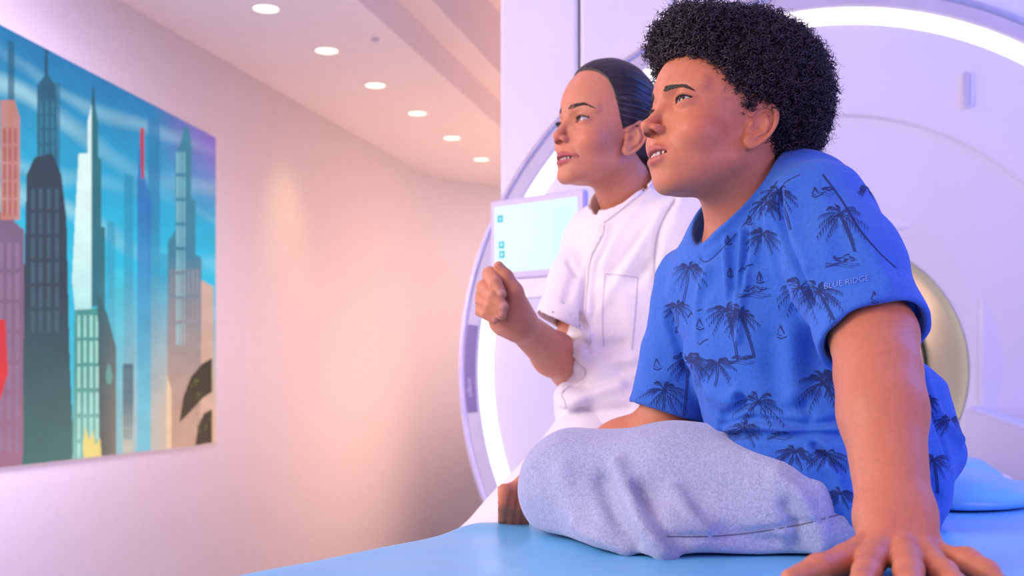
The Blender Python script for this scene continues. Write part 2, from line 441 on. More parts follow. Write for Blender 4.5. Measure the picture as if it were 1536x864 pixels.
    # far hazy towers
    for (x0, x1, y0, colr) in ((12, 22, 60, (10, 90, 120)), (64, 90, 120, (20, 110, 150)), (160, 172, 330, (0, 150, 190)), (186, 200, 260, (0, 140, 185)), (222, 240, 175, (15, 120, 175)), (240, 262, 380, (0, 150, 195)), (172, 186, 400, (0, 205, 230))):
        poly([(x0, y0), (x1, y0+4), (x1, 760), (x0, 760)], colr, .75, ((60, 190, 210), 300, 660))
    poly([(56, 128), (70, 108), (84, 130), (88, 420), (54, 420)], (10, 92, 122), .95); rows(58, 84, 150, 260, 3, (30, 128, 156), 5, .5, .8); poly([(68, 70), (71, 70), (72, 112), (67, 112)], (12, 80, 108))
    # left group: broad plum block, slate tower and a red brick tower
    poly([(-60, 300), (10, 322), (36, 345), (36, 720), (-60, 720)], (120, 96, 128), 1, ((150, 100, 130), 400, 680)); rows(-40, 32, 360, 680, 6, (140, 112, 146), 7, .5)
    poly([(-60, 470), (8, 480), (12, 560), (0, 600), (-60, 610)], (215, 40, 48))
    poly([(0, 150), (22, 150), (30, 176), (30, 330), (0, 330)], (205, 130, 110), .85); rows(3, 28, 190, 325, 3, (168, 84, 74), 5, .5, .8)
    poly([(40, 262), (52, 236), (78, 230), (92, 262), (100, 330), (104, 520), (112, 715), (34, 715), (36, 420)], (26, 62, 80), 1, ((8, 104, 104), 440, 690)); rows(44, 92, 280, 500, 4, (52, 96, 112), 6, .45, .9)
    
    # tall white and teal tower with a mast
    poly([(137, 160), (139, 130), (141, 130), (143, 160)], (16, 90, 104))
    poly([(131, 184), (137, 158), (143, 158), (144, 230), (131, 230)], (220, 246, 246))
    poly([(118, 230), (137, 230), (137, 500), (116, 500), (108, 420)], (222, 250, 248), 1, ((150, 222, 222), 300, 560))
    poly([(137, 158), (143, 158), (147, 185), (147, 236), (152, 240), (152, 340), (158, 342), (158, 460), (137, 460)], (22, 112, 128))
    poly([(112, 465), (152, 462), (152, 720), (108, 720)], (60, 150, 146), 1, ((120, 190, 180), 560, 700)); rows(114, 151, 470, 700, 4, (170, 226, 214), 6, .5, .9)
    poly([(146, 440), (160, 468), (174, 520), (174, 720), (150, 720)], (12, 96, 108), 1, ((6, 74, 82), 480, 690))
    poly([(158, 566+22*math.sin(0)), (162, 545), (166, 548), (169, 566), (166, 576), (161, 576)], (40, 156, 150))
    # right hand towers dissolving into warm haze
    k = (np.clip((cx-.45)/.4, 0, 1)*np.clip((.52-h)/.42, 0, 1))[..., None]*.95; C = C*(1-k)+lin((222, 178, 150))*k
    poly([(184, 546), (200, 546), (200, 690), (184, 690)], (50, 92, 112), .9, ((190, 190, 175), 600, 670)); rows(185, 199, 552, 660, 3, (90, 130, 140), 6, .5, .8)
    poly([(252, 362), (263, 345), (263, 240), (270, 215), (277, 190), (283, 192), (287, 216), (287, 298), (293, 302), (293, 382), (302, 386), (302, 690), (250, 690)], (44, 128, 158), 1, ((196, 152, 134), 380, 620))
    rows(264, 279, 225, 520, 3, (150, 216, 226), 8, .5, .7); rows(254, 300, 400, 660, 7, (176, 150, 140), 6, .4, .55)
    poly([(210, 200), (213, 200), (216, 260), (226, 300), (226, 680), (206, 680), (206, 270)], (24, 104, 186), .8, ((70, 186, 214), 330, 600)); poly([(210, 192), (216, 192), (216, 268), (212, 268)], (200, 44, 48), .9)
    poly([(302, 420), (320, 430), (320, 690), (300, 690)], (214, 168, 148), .9)
    poly([(250, 560), (257, 585), (257, 680), (249, 680)], (240, 205, 170), .9)
    # foliage in the lower corner, pale plume at the foot of the teal tower
    for pts in ([(318, 537), (303, 546), (286, 566), (275, 596), (269, 634), (287, 616), (304, 597), (318, 588)], [(318, 614), (306, 620), (297, 640), (293, 668), (318, 664)]):
        poly(pts, (38, 44, 22), 1, ((24, 30, 16), 560, 660))
        q = np.array(pts, float); m_ = q.mean(0)
        for i in range(9):
            c_ = m_+RNG.normal(size=2)*np.array([7, 16])
            poly([c_, c_+np.array([3, -1]), c_+np.array([1.5, 4])], (110, 128, 48), .7)
    poly([(128, 640), (134, 660), (139, 646), (144, 668), (150, 655), (153, 690), (126, 692), (124, 668)], (236, 214, 120), .95)
    rgh = 1+.05*pn(cx*9, h*14, 3)[..., None]; C = np.clip(C*rgh, 0, 1)
    idx = np.arange(nx*ny).reshape(nx, ny)
    Q = np.stack([idx[:-1, :-1], idx[1:, :-1], idx[1:, 1:], idx[:-1, 1:]], -1).reshape(-1, 4)
    m, nt, bs = nodes('screen_picture'); vc = nt.nodes.new('ShaderNodeVertexColor'); vc.layer_name = 'paint'
    bs.inputs['Roughness'].default_value = .4; bs.inputs['Specular IOR Level'].default_value = .15
    bs.inputs['Base Color'].default_value = (.012, .012, .012, 1)
    nt.links.new(vc.outputs[0], bs.inputs['Emission Color']); bs.inputs['Emission Strength'].default_value = 1.0
    mesh_np('picture', X.reshape(-1, 3), Q, m, root, False, C.reshape(-1, 3))
build_screen()

# ------------------------------------------------------------------ scanner
GY = math.radians(13.3); GC = np.array([.81, 2.9, 1.066])
GU = np.array([math.cos(GY), -math.sin(GY), 0]); GN = np.array([-math.sin(GY), -math.cos(GY), 0]); GZ = np.array([0, 0, 1.])
def G(u, t, z): return GC+GU*u+GN*t+GZ*z            # u right, t out of the face, z up from the bore centre
scanner = empty('scanner', (float(GC[0]), float(GC[1]+.6), 0)); tag(scanner, 'big round white body scanner with glowing ring and bore, behind the two seated people', 'scanner')
def revolve(name, prof, mat, seg=160, a0=0, a1=2*math.pi, closed=True, cap=False):
    pr = np.array(prof); n = seg if closed else seg+1
    an = a0+(a1-a0)*np.arange(n)/seg
    V = np.array([[G(r*math.cos(q), t, r*math.sin(q)) for r, t in pr] for q in an]).reshape(-1, 3); m = len(pr)
    Q = []
    for i in range(seg):
        j = (i+1) % n
        for k in range(m-1): Q.append([i*m+k, j*m+k, j*m+k+1, i*m+k+1])
    o = mesh_np(name, V, np.array(Q), mat, scanner, True)
    bm = bmesh.new(); bm.from_mesh(o.data)
    if cap and not closed:
        bm.verts.ensure_lookup_table()
        bm.faces.new([bm.verts[k] for k in range(m)]); bm.faces.new([bm.verts[seg*m+k] for k in range(m)])
    for e in bm.edges:
        if len(e.link_faces) == 2 and e.calc_face_angle(0) > .6: e.smooth = False
    bmesh.ops.recalc_face_normals(bm, faces=bm.faces); bm.to_mesh(o.data); bm.free()
    return o
revolve('rim', [(.940, -.30), (.976, -.28), (.985, -.05), (.983, .004), (.972, .012), (.966, .008), (.966, -.02)], M['silver'])
revolve('ring_cover', [(.966, .006), (.962, .010), (.932, .010), (.927, .004), (.926, -.02)], M['grey_plastic'])
revolve('light_ring', [(.926, .002), (.922, .007), (.888, .007), (.884, .0)], M['led'])
fc = revolve('front_cover', [(.884, -.004), (.88, .004), (.84, .008), (.76, .004), (.664, -.004), (.657, -.006), (.650, -.016), (.56, -.030), (.46, -.050), (.385, -.072), (.352, -.090)], M['plastic'])
M['flare'] = principled('flare_ring_gloss', (.47, .49, .42), .28, metal=.15, noise=(8, .04))
revolve('bore_flare', [(.352, -.090), (.349, -.086), (.346, -.094), (.335, -.16), (.318, -.28), (.305, -.42), (.300, -.50)], M['flare'])
revolve('bore_rim', [(.300, -.50), (.292, -.500), (.290, -.53)], principled('dark_rubber', (.03, .03, .04), .6))
M['bore'] = principled('bore_liner', (.75, .73, .70), .3)
revolve('bore_tube', [(.290, -.53), (.288, -1.7)], M['bore'])
revolve('bore_light', [(.287, -.80), (.283, -.81), (.283, -.86), (.287, -.87)], principled('bore_lamp', (1, 1, 1), .4, emit=(1, .90, .32), es=4))
# square housing behind the round face
def gbox(name, u0, u1, t0, t1, z0, z1, mat, parent, bevel=.012):
    bm = bmesh.new(); box_bm(bm, (0, 0, 0), (u1-u0, t1-t0, z1-z0), None, bevel)
    c = G((u0+u1)/2, (t0+t1)/2, (z0+z1)/2)
    for v in bm.verts: v.co = Vector(c+GU*v.co.x+GN*v.co.y+GZ*v.co.z)
    o = obj_bm(name, bm, mat, parent, True)
    for p_ in o.data.polygons: p_.use_smooth = False
    return o
def house():
    # housing: slab with a bore opening (two side walls, top, bottom) so that the tube stays open
    gbox('housing_panel', -.882, -.662, -1.66, -.062, -1.205, 1.40, M['plastic'], scanner)
    gbox('housing_panel', -.656, -.40, -1.66, -.060, -1.205, 1.40, M['plastic'], scanner)
    gbox('housing_panel', -.394, 1.6, -1.66, -.060, .36, 1.40, M['plastic'], scanner)
    gbox('housing_panel', -.394, 1.6, -1.66, -.060, -1.205, -.36, M['plastic'], scanner)
    gbox('housing_panel', .37, 1.6, -1.66, -.060, -.354, .354, M['plastic'], scanner)
house()
# recessed grip on the front cover
bm = bmesh.new()
def capsule_plate(bm, cu, cz, hw, hh, t0, t1, n=12):
    ring = [(cu+hw*math.cos(math.pi*k/n), cz+hh-hw+hw*math.sin(math.pi*k/n)) for k in range(n+1)]+[(cu-hw*math.cos(math.pi*k/n), cz-hh+hw-hw*math.sin(math.pi*k/n)) for k in range(n+1)]
    f_ = [bm.verts.new(G(u, t1, z)) for u, z in ring]; b_ = [bm.verts.new(G(u, t0, z)) for u, z in ring]
    bm.faces.new(f_); bm.faces.new(b_[::-1])
    for i in range(len(ring)):
        j = (i+1) % len(ring); bm.faces.new((f_[i], b_[i], b_[j], f_[j]))
def gpix(px, py):
    k = (px-CX)/F; n = GN; d = np.array([k, 1, -(py-CY)/F]); o = np.array([0, 0, ZC]); t = ((GC-o)@n)/(d@n); q = o+d*t-GC; return q@GU, q@GZ
gu, gz = gpix(1449, 133)
capsule_plate(bm, gu, gz, .017, .050, -.004, .009); g1 = obj_bm('grip_plate', bm, M['plastic'], scanner)
bm = bmesh.new(); capsule_plate(bm, gu-.002, gz-.003, .007, .042, .003, .016); obj_bm('grip_bar', bm, M['grey_plastic'], g1)
# label panel on the ring with faint lettering
an0, an1 = [math.atan2(*gpix(*q)[::-1]) % (2*math.pi) for q in ((704, 487), (708, 618))]
M['violet_label'] = principled('violet_label', (.20, .155, .36), .4)
lab = revolve('label_panel', [(.962, .009), (.962, .013), (.934, .013), (.934, .009)], M['violet_label'], 24, min(an0, an1), max(an0, an1), False, True)
def lettering(txt, parent, mat, size, place, name='lettering'):
    cu = bpy.data.curves.new('txt', 'FONT'); cu.body = txt; cu.size = size; cu.align_x = 'CENTER'; cu.align_y = 'CENTER'; cu.resolution_u = 2; cu.extrude = .0004
    to = bpy.data.objects.new('txt', cu); COL.objects.link(to); dg = bpy.context.evaluated_depsgraph_get()
    me = bpy.data.meshes.new_from_object(to.evaluated_get(dg)); COL.objects.unlink(to); bpy.data.objects.remove(to)
    me.name = name; me.materials.clear(); me.materials.append(mat)
    for v in me.vertices: v.co = Vector(place(v.co.x, v.co.y, v.co.z))
    o = bpy.data.objects.new(name, me); COL.objects.link(o); setparent(o, parent); return o
M['pale_ink'] = principled('pale_ink', (.62, .55, .80), .5)
amid = (an0+an1)/2
lettering('Ingenia', lab, M['pale_ink'], .018, lambda x, y, z: (lambda q, r: G(r*math.cos(q), .0135+z, r*math.sin(q)))(amid+.055-x/.948, .948-y))
# white patient table of the scanner with its cushion, right of the boy
def tbox(name, u0, u1, t0, t1, z0, z1, mat, bevel=.02): return gbox(name, u0, u1, t0, t1, z0, z1, mat, scanner, bevel)
tbox('table_deck', -.21, .21, -1.2, .50, -.27, -.21, M['plastic'])
tbox('table_base', -.17, .17, .10, .46, -1.205, -.28, M['plastic'])
# sloping lower side cover
sc = [G(.47, .03, -.058), G(.80, .28, -.16), G(.80, .28, -.9), G(.47, .03, -.9)]
sc = [P(1447, 609, 2.76), P(1560, 649, 2.56), P(1560, 649, 2.56)*np.array([1, 1, 0])+np.array([0, 0, ZFLOOR]), P(1447, 609, 2.76)*np.array([1, 1, 0])+np.array([0, 0, ZFLOOR])]
bm = bmesh.new(); off = np.array([.10, .16, 0])
va = [bm.verts.new(p) for p in sc]; vb = [bm.verts.new(p+off) for p in sc]
bm.faces.new(va); bm.faces.new(vb[::-1])
for i in range(4): j = (i+1) % 4; bm.faces.new((va[i], vb[i], vb[j], va[j]))
bmesh.ops.bevel(bm, geom=list(bm.edges), offset=.008, segments=2, affect='EDGES')
obj_bm('side_cover', bm, M['plastic'], scanner)
gbx = P(1484, 742, 2.3)
bm = bmesh.new(); box_bm(bm, tuple(gbx), (.05, .12, .09), None, .012); obj_bm('table_bracket', bm, M['plastic'], scanner)

# ------------------------------------------------------------------ touch display on the scanner
TL, TR = P(735, 302, 2.62), P(874.5, 283, 2.44); zb_ = 1.05-(421-565)/F*2.62
TR[2] = TL[2]
disp = empty('touch_display', tuple((TL+TR)/2-np.array([0, 0, .18]))); tag(disp, 'slim touch display with mint screen mounted before the glowing ring', 'display')
du = TR-TL; dw = np.linalg.norm(du); du /= dw; dn = np.array([du[1], -du[0], 0]); dh = TL[2]-zb_
def D(x, z, t): return TL+du*x-GZ*z+dn*t
def dbox(name, x0, x1, z0, z1, t0, t1, mat, parent, bev=.0):
    bm = bmesh.new(); box_bm(bm, (0, 0, 0), (x1-x0, z1-z0, t1-t0), None, bev)
    c = D((x0+x1)/2, (z0+z1)/2, (t0+t1)/2)
    for v in bm.verts: v.co = Vector(c+du*v.co.x+GZ*v.co.y+dn*v.co.z)
    return obj_bm(name, bm, mat, parent)
M['mint'] = principled('mint_screen', (.05, .06, .06), .25, emit=(.70, .97, .95), es=.95)
M['cyan_icon'] = principled('cyan_icon', (.01, .05, .06), .3, emit=(.0, .52, .66), es=.9)
M['mint_icon'] = principled('mint_icon', (.05, .06, .06), .3, emit=(.35, .88, .95), es=.95)
M['bezel'] = principled('lilac_bezel', (.58, .55, .74), .4)
dbox('housing', 0, dw, 0, dh, -.022, 0, M['bezel'], disp, .006)
scr = dbox('screen', .0145, dw-.0145, .0155, dh-.016, -.001, .0012, M['mint'], disp)
def dpix(px, py):                                    # picture point on the display plane
    d = np.array([(px-CX)/F, 1, -(py-CY)/F]); o = np.array([0, 0, ZC]); t = ((TL-o)@dn)/(d@dn); q = o+d*t-TL; return q@du, -q[2]
for px, py, kind in ((751, 328.5, 0), (753, 367.5, 1), (753.5, 381.8, 2)):
    x, z = dpix(px, py); s_ = .0082
    ic = dbox('icon', x-s_, x+s_, z-s_, z+s_, .001, .0018, M['cyan_icon'], scr)
    if kind == 0:
        tri = [(x+.003, z-.0045), (x+.003, z+.0045), (x-.004, z)]
        bm = bmesh.new(); bm.faces.new([bm.verts.new(D(p[0], p[1], .0021)) for p in tri]); obj_bm('arrow_mark', bm, M['mint_icon'], scr)
    elif kind == 1: dbox('square_mark', x-.004, x+.004, z-.0045, z+.003, .0017, .0022, M['mint_icon'], scr)
    else:
        bm = bmesh.new(); bmesh.ops.create_circle(bm, cap_ends=True, segments=20, radius=.0045)
        for v in bm.verts: v.co = Vector(D(x+v.co.x, z+v.co.y, .0021))
        obj_bm('round_mark', bm, M['mint_icon'], scr)
dbox('menu_band', dw-.085, dw-.03, .032, dh-.03, .0011, .0014, principled('mint_band', (.05, .06, .06), .3, emit=(.62, .97, .93), es=.95), scr)
dbox('mount_plate', .02, dw, dh-.002, dh+.045, -.03, -.008, M['plastic'], disp, .004)
bm = bmesh.new(); q0 = D(dw*.55, dh*.6, -.02); q1 = q0+np.array([.10, .25, -.02])
V_, Q_ = tube_np(np.array([[q0, (q0+q1)/2, q1]]), np.full((1, 3), .022), 16); bm.free()
mesh_np('mount_arm', V_, Q_, M['plastic'], disp)

# ------------------------------------------------------------------ blue treatment couch
BD = np.array([.53, .85]); BD /= np.linalg.norm(BD); BNr = np.array([BD[1], -BD[0]])      # along, across (to the right)
BP0 = np.array([-.325, 1.17])                                                           # on the left edge
def bedpt(u, v): return BP0+BD*u+BNr*v
BW = .88
def bed_z(u, v):
    k = np.clip((v-.555)/.04, 0, 1); k = k*k*(3-2*k)
    z = .845-.002*np.sin(np.clip(v/.5, 0, 1)*math.pi)+.030*k
    return z+.006*np.exp(-((u-.46)/.05)**2)*np.exp(-((v-.03)/.05)**2)
couch = empty('treatment_couch', (*bedpt(.3, .4), ZFLOOR)); tag(couch, 'low couch with light blue vinyl mattress under the seated person in blue', 'couch')
def build_mattress():
    u0, u1, r = -.62, 1.3, .045; th = .10
    nu, nv = 180, 100
    us = np.linspace(u0, u1, nu); vs = np.linspace(0, BW, nv)
    U, Vv = np.meshgrid(us, vs, indexing='ij')
    def edge(d): d = np.clip(d, 0, r); return r-np.sqrt(np.maximum(r*r-(r-d)**2, 0))
    Z = bed_z(U, Vv)-edge(Vv)-edge(BW-Vv)-edge(U-u0)-edge(u1-U)
    Z += .0012*np.sin(U*23+Vv*9)*np.sin(Vv*31-U*5)
    # sink under the boy and the hand
    XY = BP0+BD*U[..., None]+BNr*Vv[..., None]
    top = np.concatenate([XY, Z[..., None]], -1); bot = np.concatenate([XY, np.full(Z.shape+(1,), .845-th)], -1)
    n = nu*nv; idx = np.arange(n).reshape(nu, nv)
    q = lambda I, rev: np.stack([I[:-1, :-1], I[1:, :-1], I[1:, 1:], I[:-1, 1:]] if not rev else [I[:-1, 1:], I[1:, 1:], I[1:, :-1], I[:-1, :-1]], -1).reshape(-1, 4)
    Q = [q(idx, True), q(idx+n, False)]
    bd = np.r_[idx[:, 0], idx[-1, 1:], idx[::-1, -1][1:], idx[0, ::-1][1:]]
    Q.append(np.stack([bd[:-1], bd[1:], bd[1:]+n, bd[:-1]+n], 1))
    o = mesh_np('mattress', np.r_[top.reshape(-1, 3), bot.reshape(-1, 3)], np.concatenate(Q), M['vinyl'], couch, True)
    bm = bmesh.new(); bm.from_mesh(o.data); bmesh.ops.recalc_face_normals(bm, faces=bm.faces); bm.to_mesh(o.data); bm.free()
build_mattress()
def couch_box(name, u0, u1, v0, v1, z0, z1, mat, bev=.01):
    bm = bmesh.new(); box_bm(bm, (0, 0, 0), (u1-u0, v1-v0, z1-z0), None, bev); c = bedpt((u0+u1)/2, (v0+v1)/2)
    for w in bm.verts:
        p = c+BD*w.co.x+BNr*w.co.y; w.co = Vector((p[0], p[1], w.co.z+(z0+z1)/2))
    return obj_bm(name, bm, mat, couch)
couch_box('frame', -.60, 1.28, .02, BW-.02, .69, .745, M['plastic'])
couch_box('pedestal', -.1, .55, .2, BW-.2, .0, .69, M['plastic'], .03)
couch_box('foot_plate', -.45, .80, .1, BW-.1, ZFLOOR, .0, M['grey_plastic'], .02)
# white side rail seen between the boy's arm and shirt
ra, rb = P(1000, 632, 1.74), P(1092, 664, 1.62)
dr = rb-ra; L_ = np.linalg.norm(dr); dr /= L_; sd_ = np.cross(dr, [0, 0, 1.]); sd_ /= np.linalg.norm(sd_); upv = np.cross(sd_, dr)
bm = bmesh.new(); box_bm(bm, (0, 0, 0), (L_, .03, .024), None, .008)
for v in bm.verts: v.co = Vector((ra+rb)/2+dr*v.co.x+sd_*v.co.y+upv*(v.co.z-.008))
rail = obj_bm('side_rail', bm, M['plastic'], couch)
q = (ra+rb)/2; bm = bmesh.new(); box_bm(bm, (q[0], q[1], (q[2]-.02+.70)/2), (.02, .02, q[2]-.02-.70), None, .004); obj_bm('rail_post', bm, M['plastic'], couch)
# loose blue pad beyond the couch
def pad():
    def f(x, y, z):
        d = smin(ell(x, y, z, P(1415, 770, 1.78), (.10, .13, .066)), ell(x, y, z, P(1450, 752, 1.84), (.060, .10, .072)), .05)
        d = smin(d, ell(x, y, z, P(1420, 772, 1.57), (.12, .14, .066)), .06)
        d = d-f32(.0018)*np.sin(x*46+z*30+np.sin(y*24)*2)-f32(.0007)*np.sin(x*90-y*60+np.sin(y*50))
        u = (x-BP0[0])*BD[0]+(y-BP0[1])*BD[1]; v = (x-BP0[0])*BNr[0]+(y-BP0[1])*BNr[1]
        return smax(d, (bed_z(u, v)+.002-z).astype(f32), .022)
    V, Q = polygonize(f, (.42, 1.35, .80), (1.05, 2.1, 1.0), .006)
    tag(mesh_np('cushion', V, Q, M['vinyl']), 'wrinkled blue vinyl cushion lying on the couch behind the person in blue', 'cushion')
pad()
# ------------------------------------------------------------------ heads (centimetres, x forward, y left, z up, origin between the ears)
EYE = (7.05, 3.15, 2.3)
def head_sdf(x, y, z, p):
    ay = np.abs(y)
    ch = p.get('child', 0.)
    d = ell(x, y, z, *p.get('cran', ((-.1, 0, 5.0), (9.35, 7.3, 7.6))))
    d = smin(d, ell(x, y, z, (3.9, 0, -.6), (4.9, 5.6-.0*ch, 6.4)), 2.0)
    d = smin(d, cone(x, ay, z, (1.1, 4.35, p.get('gonz', -4.2)), p.get('jaw', (7.1, 1.3, -6.9)), 1.3, 1.3), 2.6)
    d = smin(d, ell(x, y, z, (3.6, 0, -4.3), (4.4, 4.2, 3.3)), 1.6)
    d = smin(d, ell(x, y, z, (6.1, 0, -3.9), (3.1, 3.0, 2.7)), 1.4)                      # muzzle
    d = smin(d, ell(x, y, z, p.get('chin', (7.45, 0, -6.95)), (1.5, 1.75, 1.35)), 1.1)
    chk = p.get('cheek', (5.3, 3.55, -1.0)); chr_ = p.get('cheekr', (2.5, 2.15, 2.1))
    d = smin(d, ell(x, ay, z, chk, chr_), 1.5)
    d = smin(d, cone(x, ay, z, (8.35, .9, 4.15), (6.2, 4.7, 4.35), .85, .75), 1.0)        # brow ridge
    # socket and lids
    ex, ey, ez = EYE
    d = smax(d, -ell(x, ay, z, (9.5, 3.25, 2.35), (1.95, 2.1, 1.45)), 1.1)
    u = ay-ey; w = z-ez
    de = np.sqrt((x-ex)**2+u*u+w*w)
    d = smin(d, de-1.43, .55)
    tilt = .10*u
    ew = p.get('eyew', 1.42); k = np.clip(1-(u/ew)**2, -1, 1)
    up = p.get('lid', .42)*k+tilt; lo = -p.get('lidlo', .36)*k+tilt
    crease = np.exp(-((w-(up+.36))/.10)**2)*np.clip(1-(u/1.9)**2, 0, 1)*(x > 7)
    d = d+.09*crease
    dop = np.maximum(w-up, lo-w)*.85
    d = smax(d, -np.maximum(np.maximum(dop, 1.2-de), 7.2-x), .06)
    # nose
    nb = p.get('bridge', (8.5, 0, 3.0)); nt = p.get('tip', (10.25, 0, -.85)); nr = p.get('tipr', .95)
    d = smin(d, cone(x, y, z, nb, nt, .62, nr-.12), .75)
    d = smin(d, sph(x, y, z, nt, nr), .3)
    d = smin(d, ell(x, ay, z, (nt[0]-.95, 1.05, p.get('alaz', nt[2]-.38)), (.86, .50, .58)), .6)
    d = smax(d, -ell(x-.15*(ay-.6), ay, z, (nt[0]-.48, .72, p.get('alaz', nt[2]-.38)-.52), (.62, .36, .36)), .10)
    # lips
    z0 = z; z = z-f32(p.get('mz', 0.)); cxx = p.get('cornx', 8.1)
    s = p.get('smile', .3); g = p.get('gap', 0.); lw = p.get('lipw', 2.5)
    d = smax(d, -chain(x, ay, z, [(9.35, 0, -4.25-g*.4), (9.05, 1.3, -4.25+.1*s), (cxx+.05, lw, -4.25+s)], [.12+g*.3, .12+g*.25, .12]), .35)
    d = smin(d, chain(x, ay, z, [(9.15, 0, -3.72), (9.2, .45, -3.62), (8.85, 1.3, -3.80+.25*s), (cxx-.1, lw, -4.2+s)], [.52, .5, .42, .16]), .3)
    d = smin(d, chain(x, ay, z, [(8.95, 0, -4.92-g), (8.65, 1.2, -4.80-g*.9+.35*s), (cxx-.15, lw-.1, -4.3+s)], [.62, .52, .16]), .35)
    if g > 0:
        d = smax(d, -ell(x, ay, z-.28*s*(ay/lw)**2, (8.9, 0, -4.28-g*.45), (1.6, lw-.25, .22+g*.42)), .12)
    z = z0
    # smile fold
    d = d+p.get('fold', .1)*np.exp(-(polydist(x, ay, z, [(8.9, 1.9, -1.5), (8.3, 2.75, -2.9), (7.6, 3.25, -4.3+s)])/.28)**2)
    # ears
    c, sn = math.cos(math.radians(20)), math.sin(math.radians(20))
    ox, oy, oz = p.get('ear', (-1.2, 6.75, .35))
    es = f32(p.get('ears', 1.0)); a = (x-ox)/es; b = (ay-oy)/es; e = (z-oz)/es
    fl = math.radians(24); a2 = a*math.cos(fl)+b*math.sin(fl); b2 = b*math.cos(fl)-a*math.sin(fl)*-1*-1
    b2 = b*math.cos(fl)+a*math.sin(fl); a2 = a*math.cos(fl)-b*math.sin(fl)
    ea = a2*c+e*sn; ee = e*c-a2*sn                                  # leaning back at the top
    wdt = 1.62+.12*ee
    q = np.sqrt((ea/wdt)**2+(ee/2.95)**2)
    ring = (q-1)*1.9
    helix = np.sqrt(ring*ring+(b2-.35)**2)-.30
    helix = np.where((ea > .7) & (ee < .4), helix+.9*np.clip(ea-.7, 0, 1), helix)
    bowl = ell(ea, b2, ee, (0, -.05, 0), (1.6, .32, 2.85))
    er = smin(helix, bowl, .25)
    er = smin(er, chain(ea, b2, ee, [(.1, .25, 1.7), (-.75, .3, .7), (-.8, .3, -.6), (-.1, .25, -1.45)], [.2, .28, .28, .25]), .25)
    er = smin(er, ell(ea, b2, ee, (.35, .15, -2.45), (.85, .42, .85)), .3)
    er = smax(er, -ell(ea, b2, ee, (.25, .55, -.35), (.75, .6, 1.0)), .2)
    er = smin(er, ell(ea, b2, ee, (1.2, .1, -.35), (.38, .42, .62)), .25)
    d = smin(d, er*es, .4)
    return d
def hairline(z, tab):
    return np.interp(z, tab[0], tab[1]).astype(f32)
def lip_paint(L, p):
    """skin colour of points given in head centimetres"""
    x, y, z = L[:, 0], L[:, 1], L[:, 2]; ay = np.abs(y); z0 = z; z = z-p.get('mz', 0.); cxx = p.get('cornx', 8.1)
    s = p.get('smile', .3); g = p.get('gap', 0); lw = p.get('lipw', 2.5)
    du = chain(x, ay, z, [(9.25, 0, -3.80), (9.3, .45, -3.72), (8.95, 1.3, -3.88+.25*s), (cxx, lw, -4.2+s)], [.48, .46, .40, .12])
    dl = chain(x, ay, z, [(9.1, 0, -4.90-g), (8.75, 1.2, -4.80-g*.9+.35*s), (cxx-.1, lw-.1, -4.3+s)], [.58, .5, .14])
    lip = np.clip(1-np.minimum(du, dl)/.12, 0, 1)
    lip = lip*(x > 6.5)
    ins = np.clip((.16+g*.42-np.abs(z-.28*s*(ay/lw)**2+4.28+g*.45))*5, 0, 1)*(x < 8.3)*(x > 6)*(ay < lw-.45)*(g > 0)
    z = z0
    red = np.exp(-(((x-6.5)/2.2)**2+((ay-4.4)/1.6)**2+((z+1.3)/1.7)**2))
    nose = np.exp(-(((x-10.6)/1.0)**2+(y/1.3)**2+((z+.9)/1.0)**2))
    base = np.array(p['skin'])[None]
    c = base*(1+red[:, None]*np.array([.10, -.06, -.05])+nose[:, None]*np.array([.05, -.06, -.05]))
    c = c*(1-lip[:, None])+np.array(p['lip'])[None]*lip[:, None]
    c = c*(1-ins[:, None])+np.array([.10, .02, .02])[None]*ins[:, None]
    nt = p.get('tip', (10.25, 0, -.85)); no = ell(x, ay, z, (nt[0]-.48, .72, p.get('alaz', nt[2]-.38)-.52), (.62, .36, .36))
    c = c*(1-.62*np.clip(1-no/.10, 0, 1)[:, None])  # nostrils painted dark, their shade put into the skin colour
    lidl = np.exp(-((np.sqrt((x-EYE[0])**2+(ay-EYE[1])**2+(z-EYE[2])**2)-1.27)/.07)**2)*(np.abs(z-EYE[2]) < .7)*(x > 7)
    c = c*(1-p.get('liner', .5)*lidl[:, None])
    return np.clip(c, 0, 1)
def eyeball(name, O, R, s, side, gaze, parent, iris=(.06, .03, .018)):
    c = np.array(EYE)*np.array([1, side, 1])
    nu, nv, r = 48, 40, 1.25
    g = np.array(gaze, float); g /= np.linalg.norm(g)
    a = np.cross(g, [0, 0, 1.]); a /= np.linalg.norm(a); b = np.cross(a, g)
    V = []; colr = []
    for i in range(nv+1):
        th = math.pi*(i/nv)**1.25
        for j in range(nu):
            ph = 2*math.pi*j/nu
            rr = r+(.06*math.exp(-(th/.47)**4))
            V.append(c+rr*(math.cos(th)*g+math.sin(th)*(math.cos(ph)*a+math.sin(ph)*b)))
            if th < .20: q = (.004, .004, .005)
            elif th < .52: q = tuple(k*(.7+.5*abs(math.sin(7*ph))) for k in iris) if th < .47 else (.02, .012, .012)
            else: q = (.50, .46, .48) if th < 1.2 else (.7, .5, .5)
            colr.append(q)
    Q = [[i*nu+j, i*nu+(j+1) % nu, (i+1)*nu+(j+1) % nu, (i+1)*nu+j] for i in range(nv) for j in range(nu)]
    V = np.array(V)*.01*s@R.T+O
    return mesh_np(name, V, np.array(Q), M['eye'], parent, True, np.array(colr))
def on_head(pts, p, up=.03):
    """pull head-local points on to the head surface along the gradient"""
    f = lambda x, y, z: head_sdf(x, y, z, p)-f32(up)
    return project(f, np.asarray(pts, float), .4, 6)
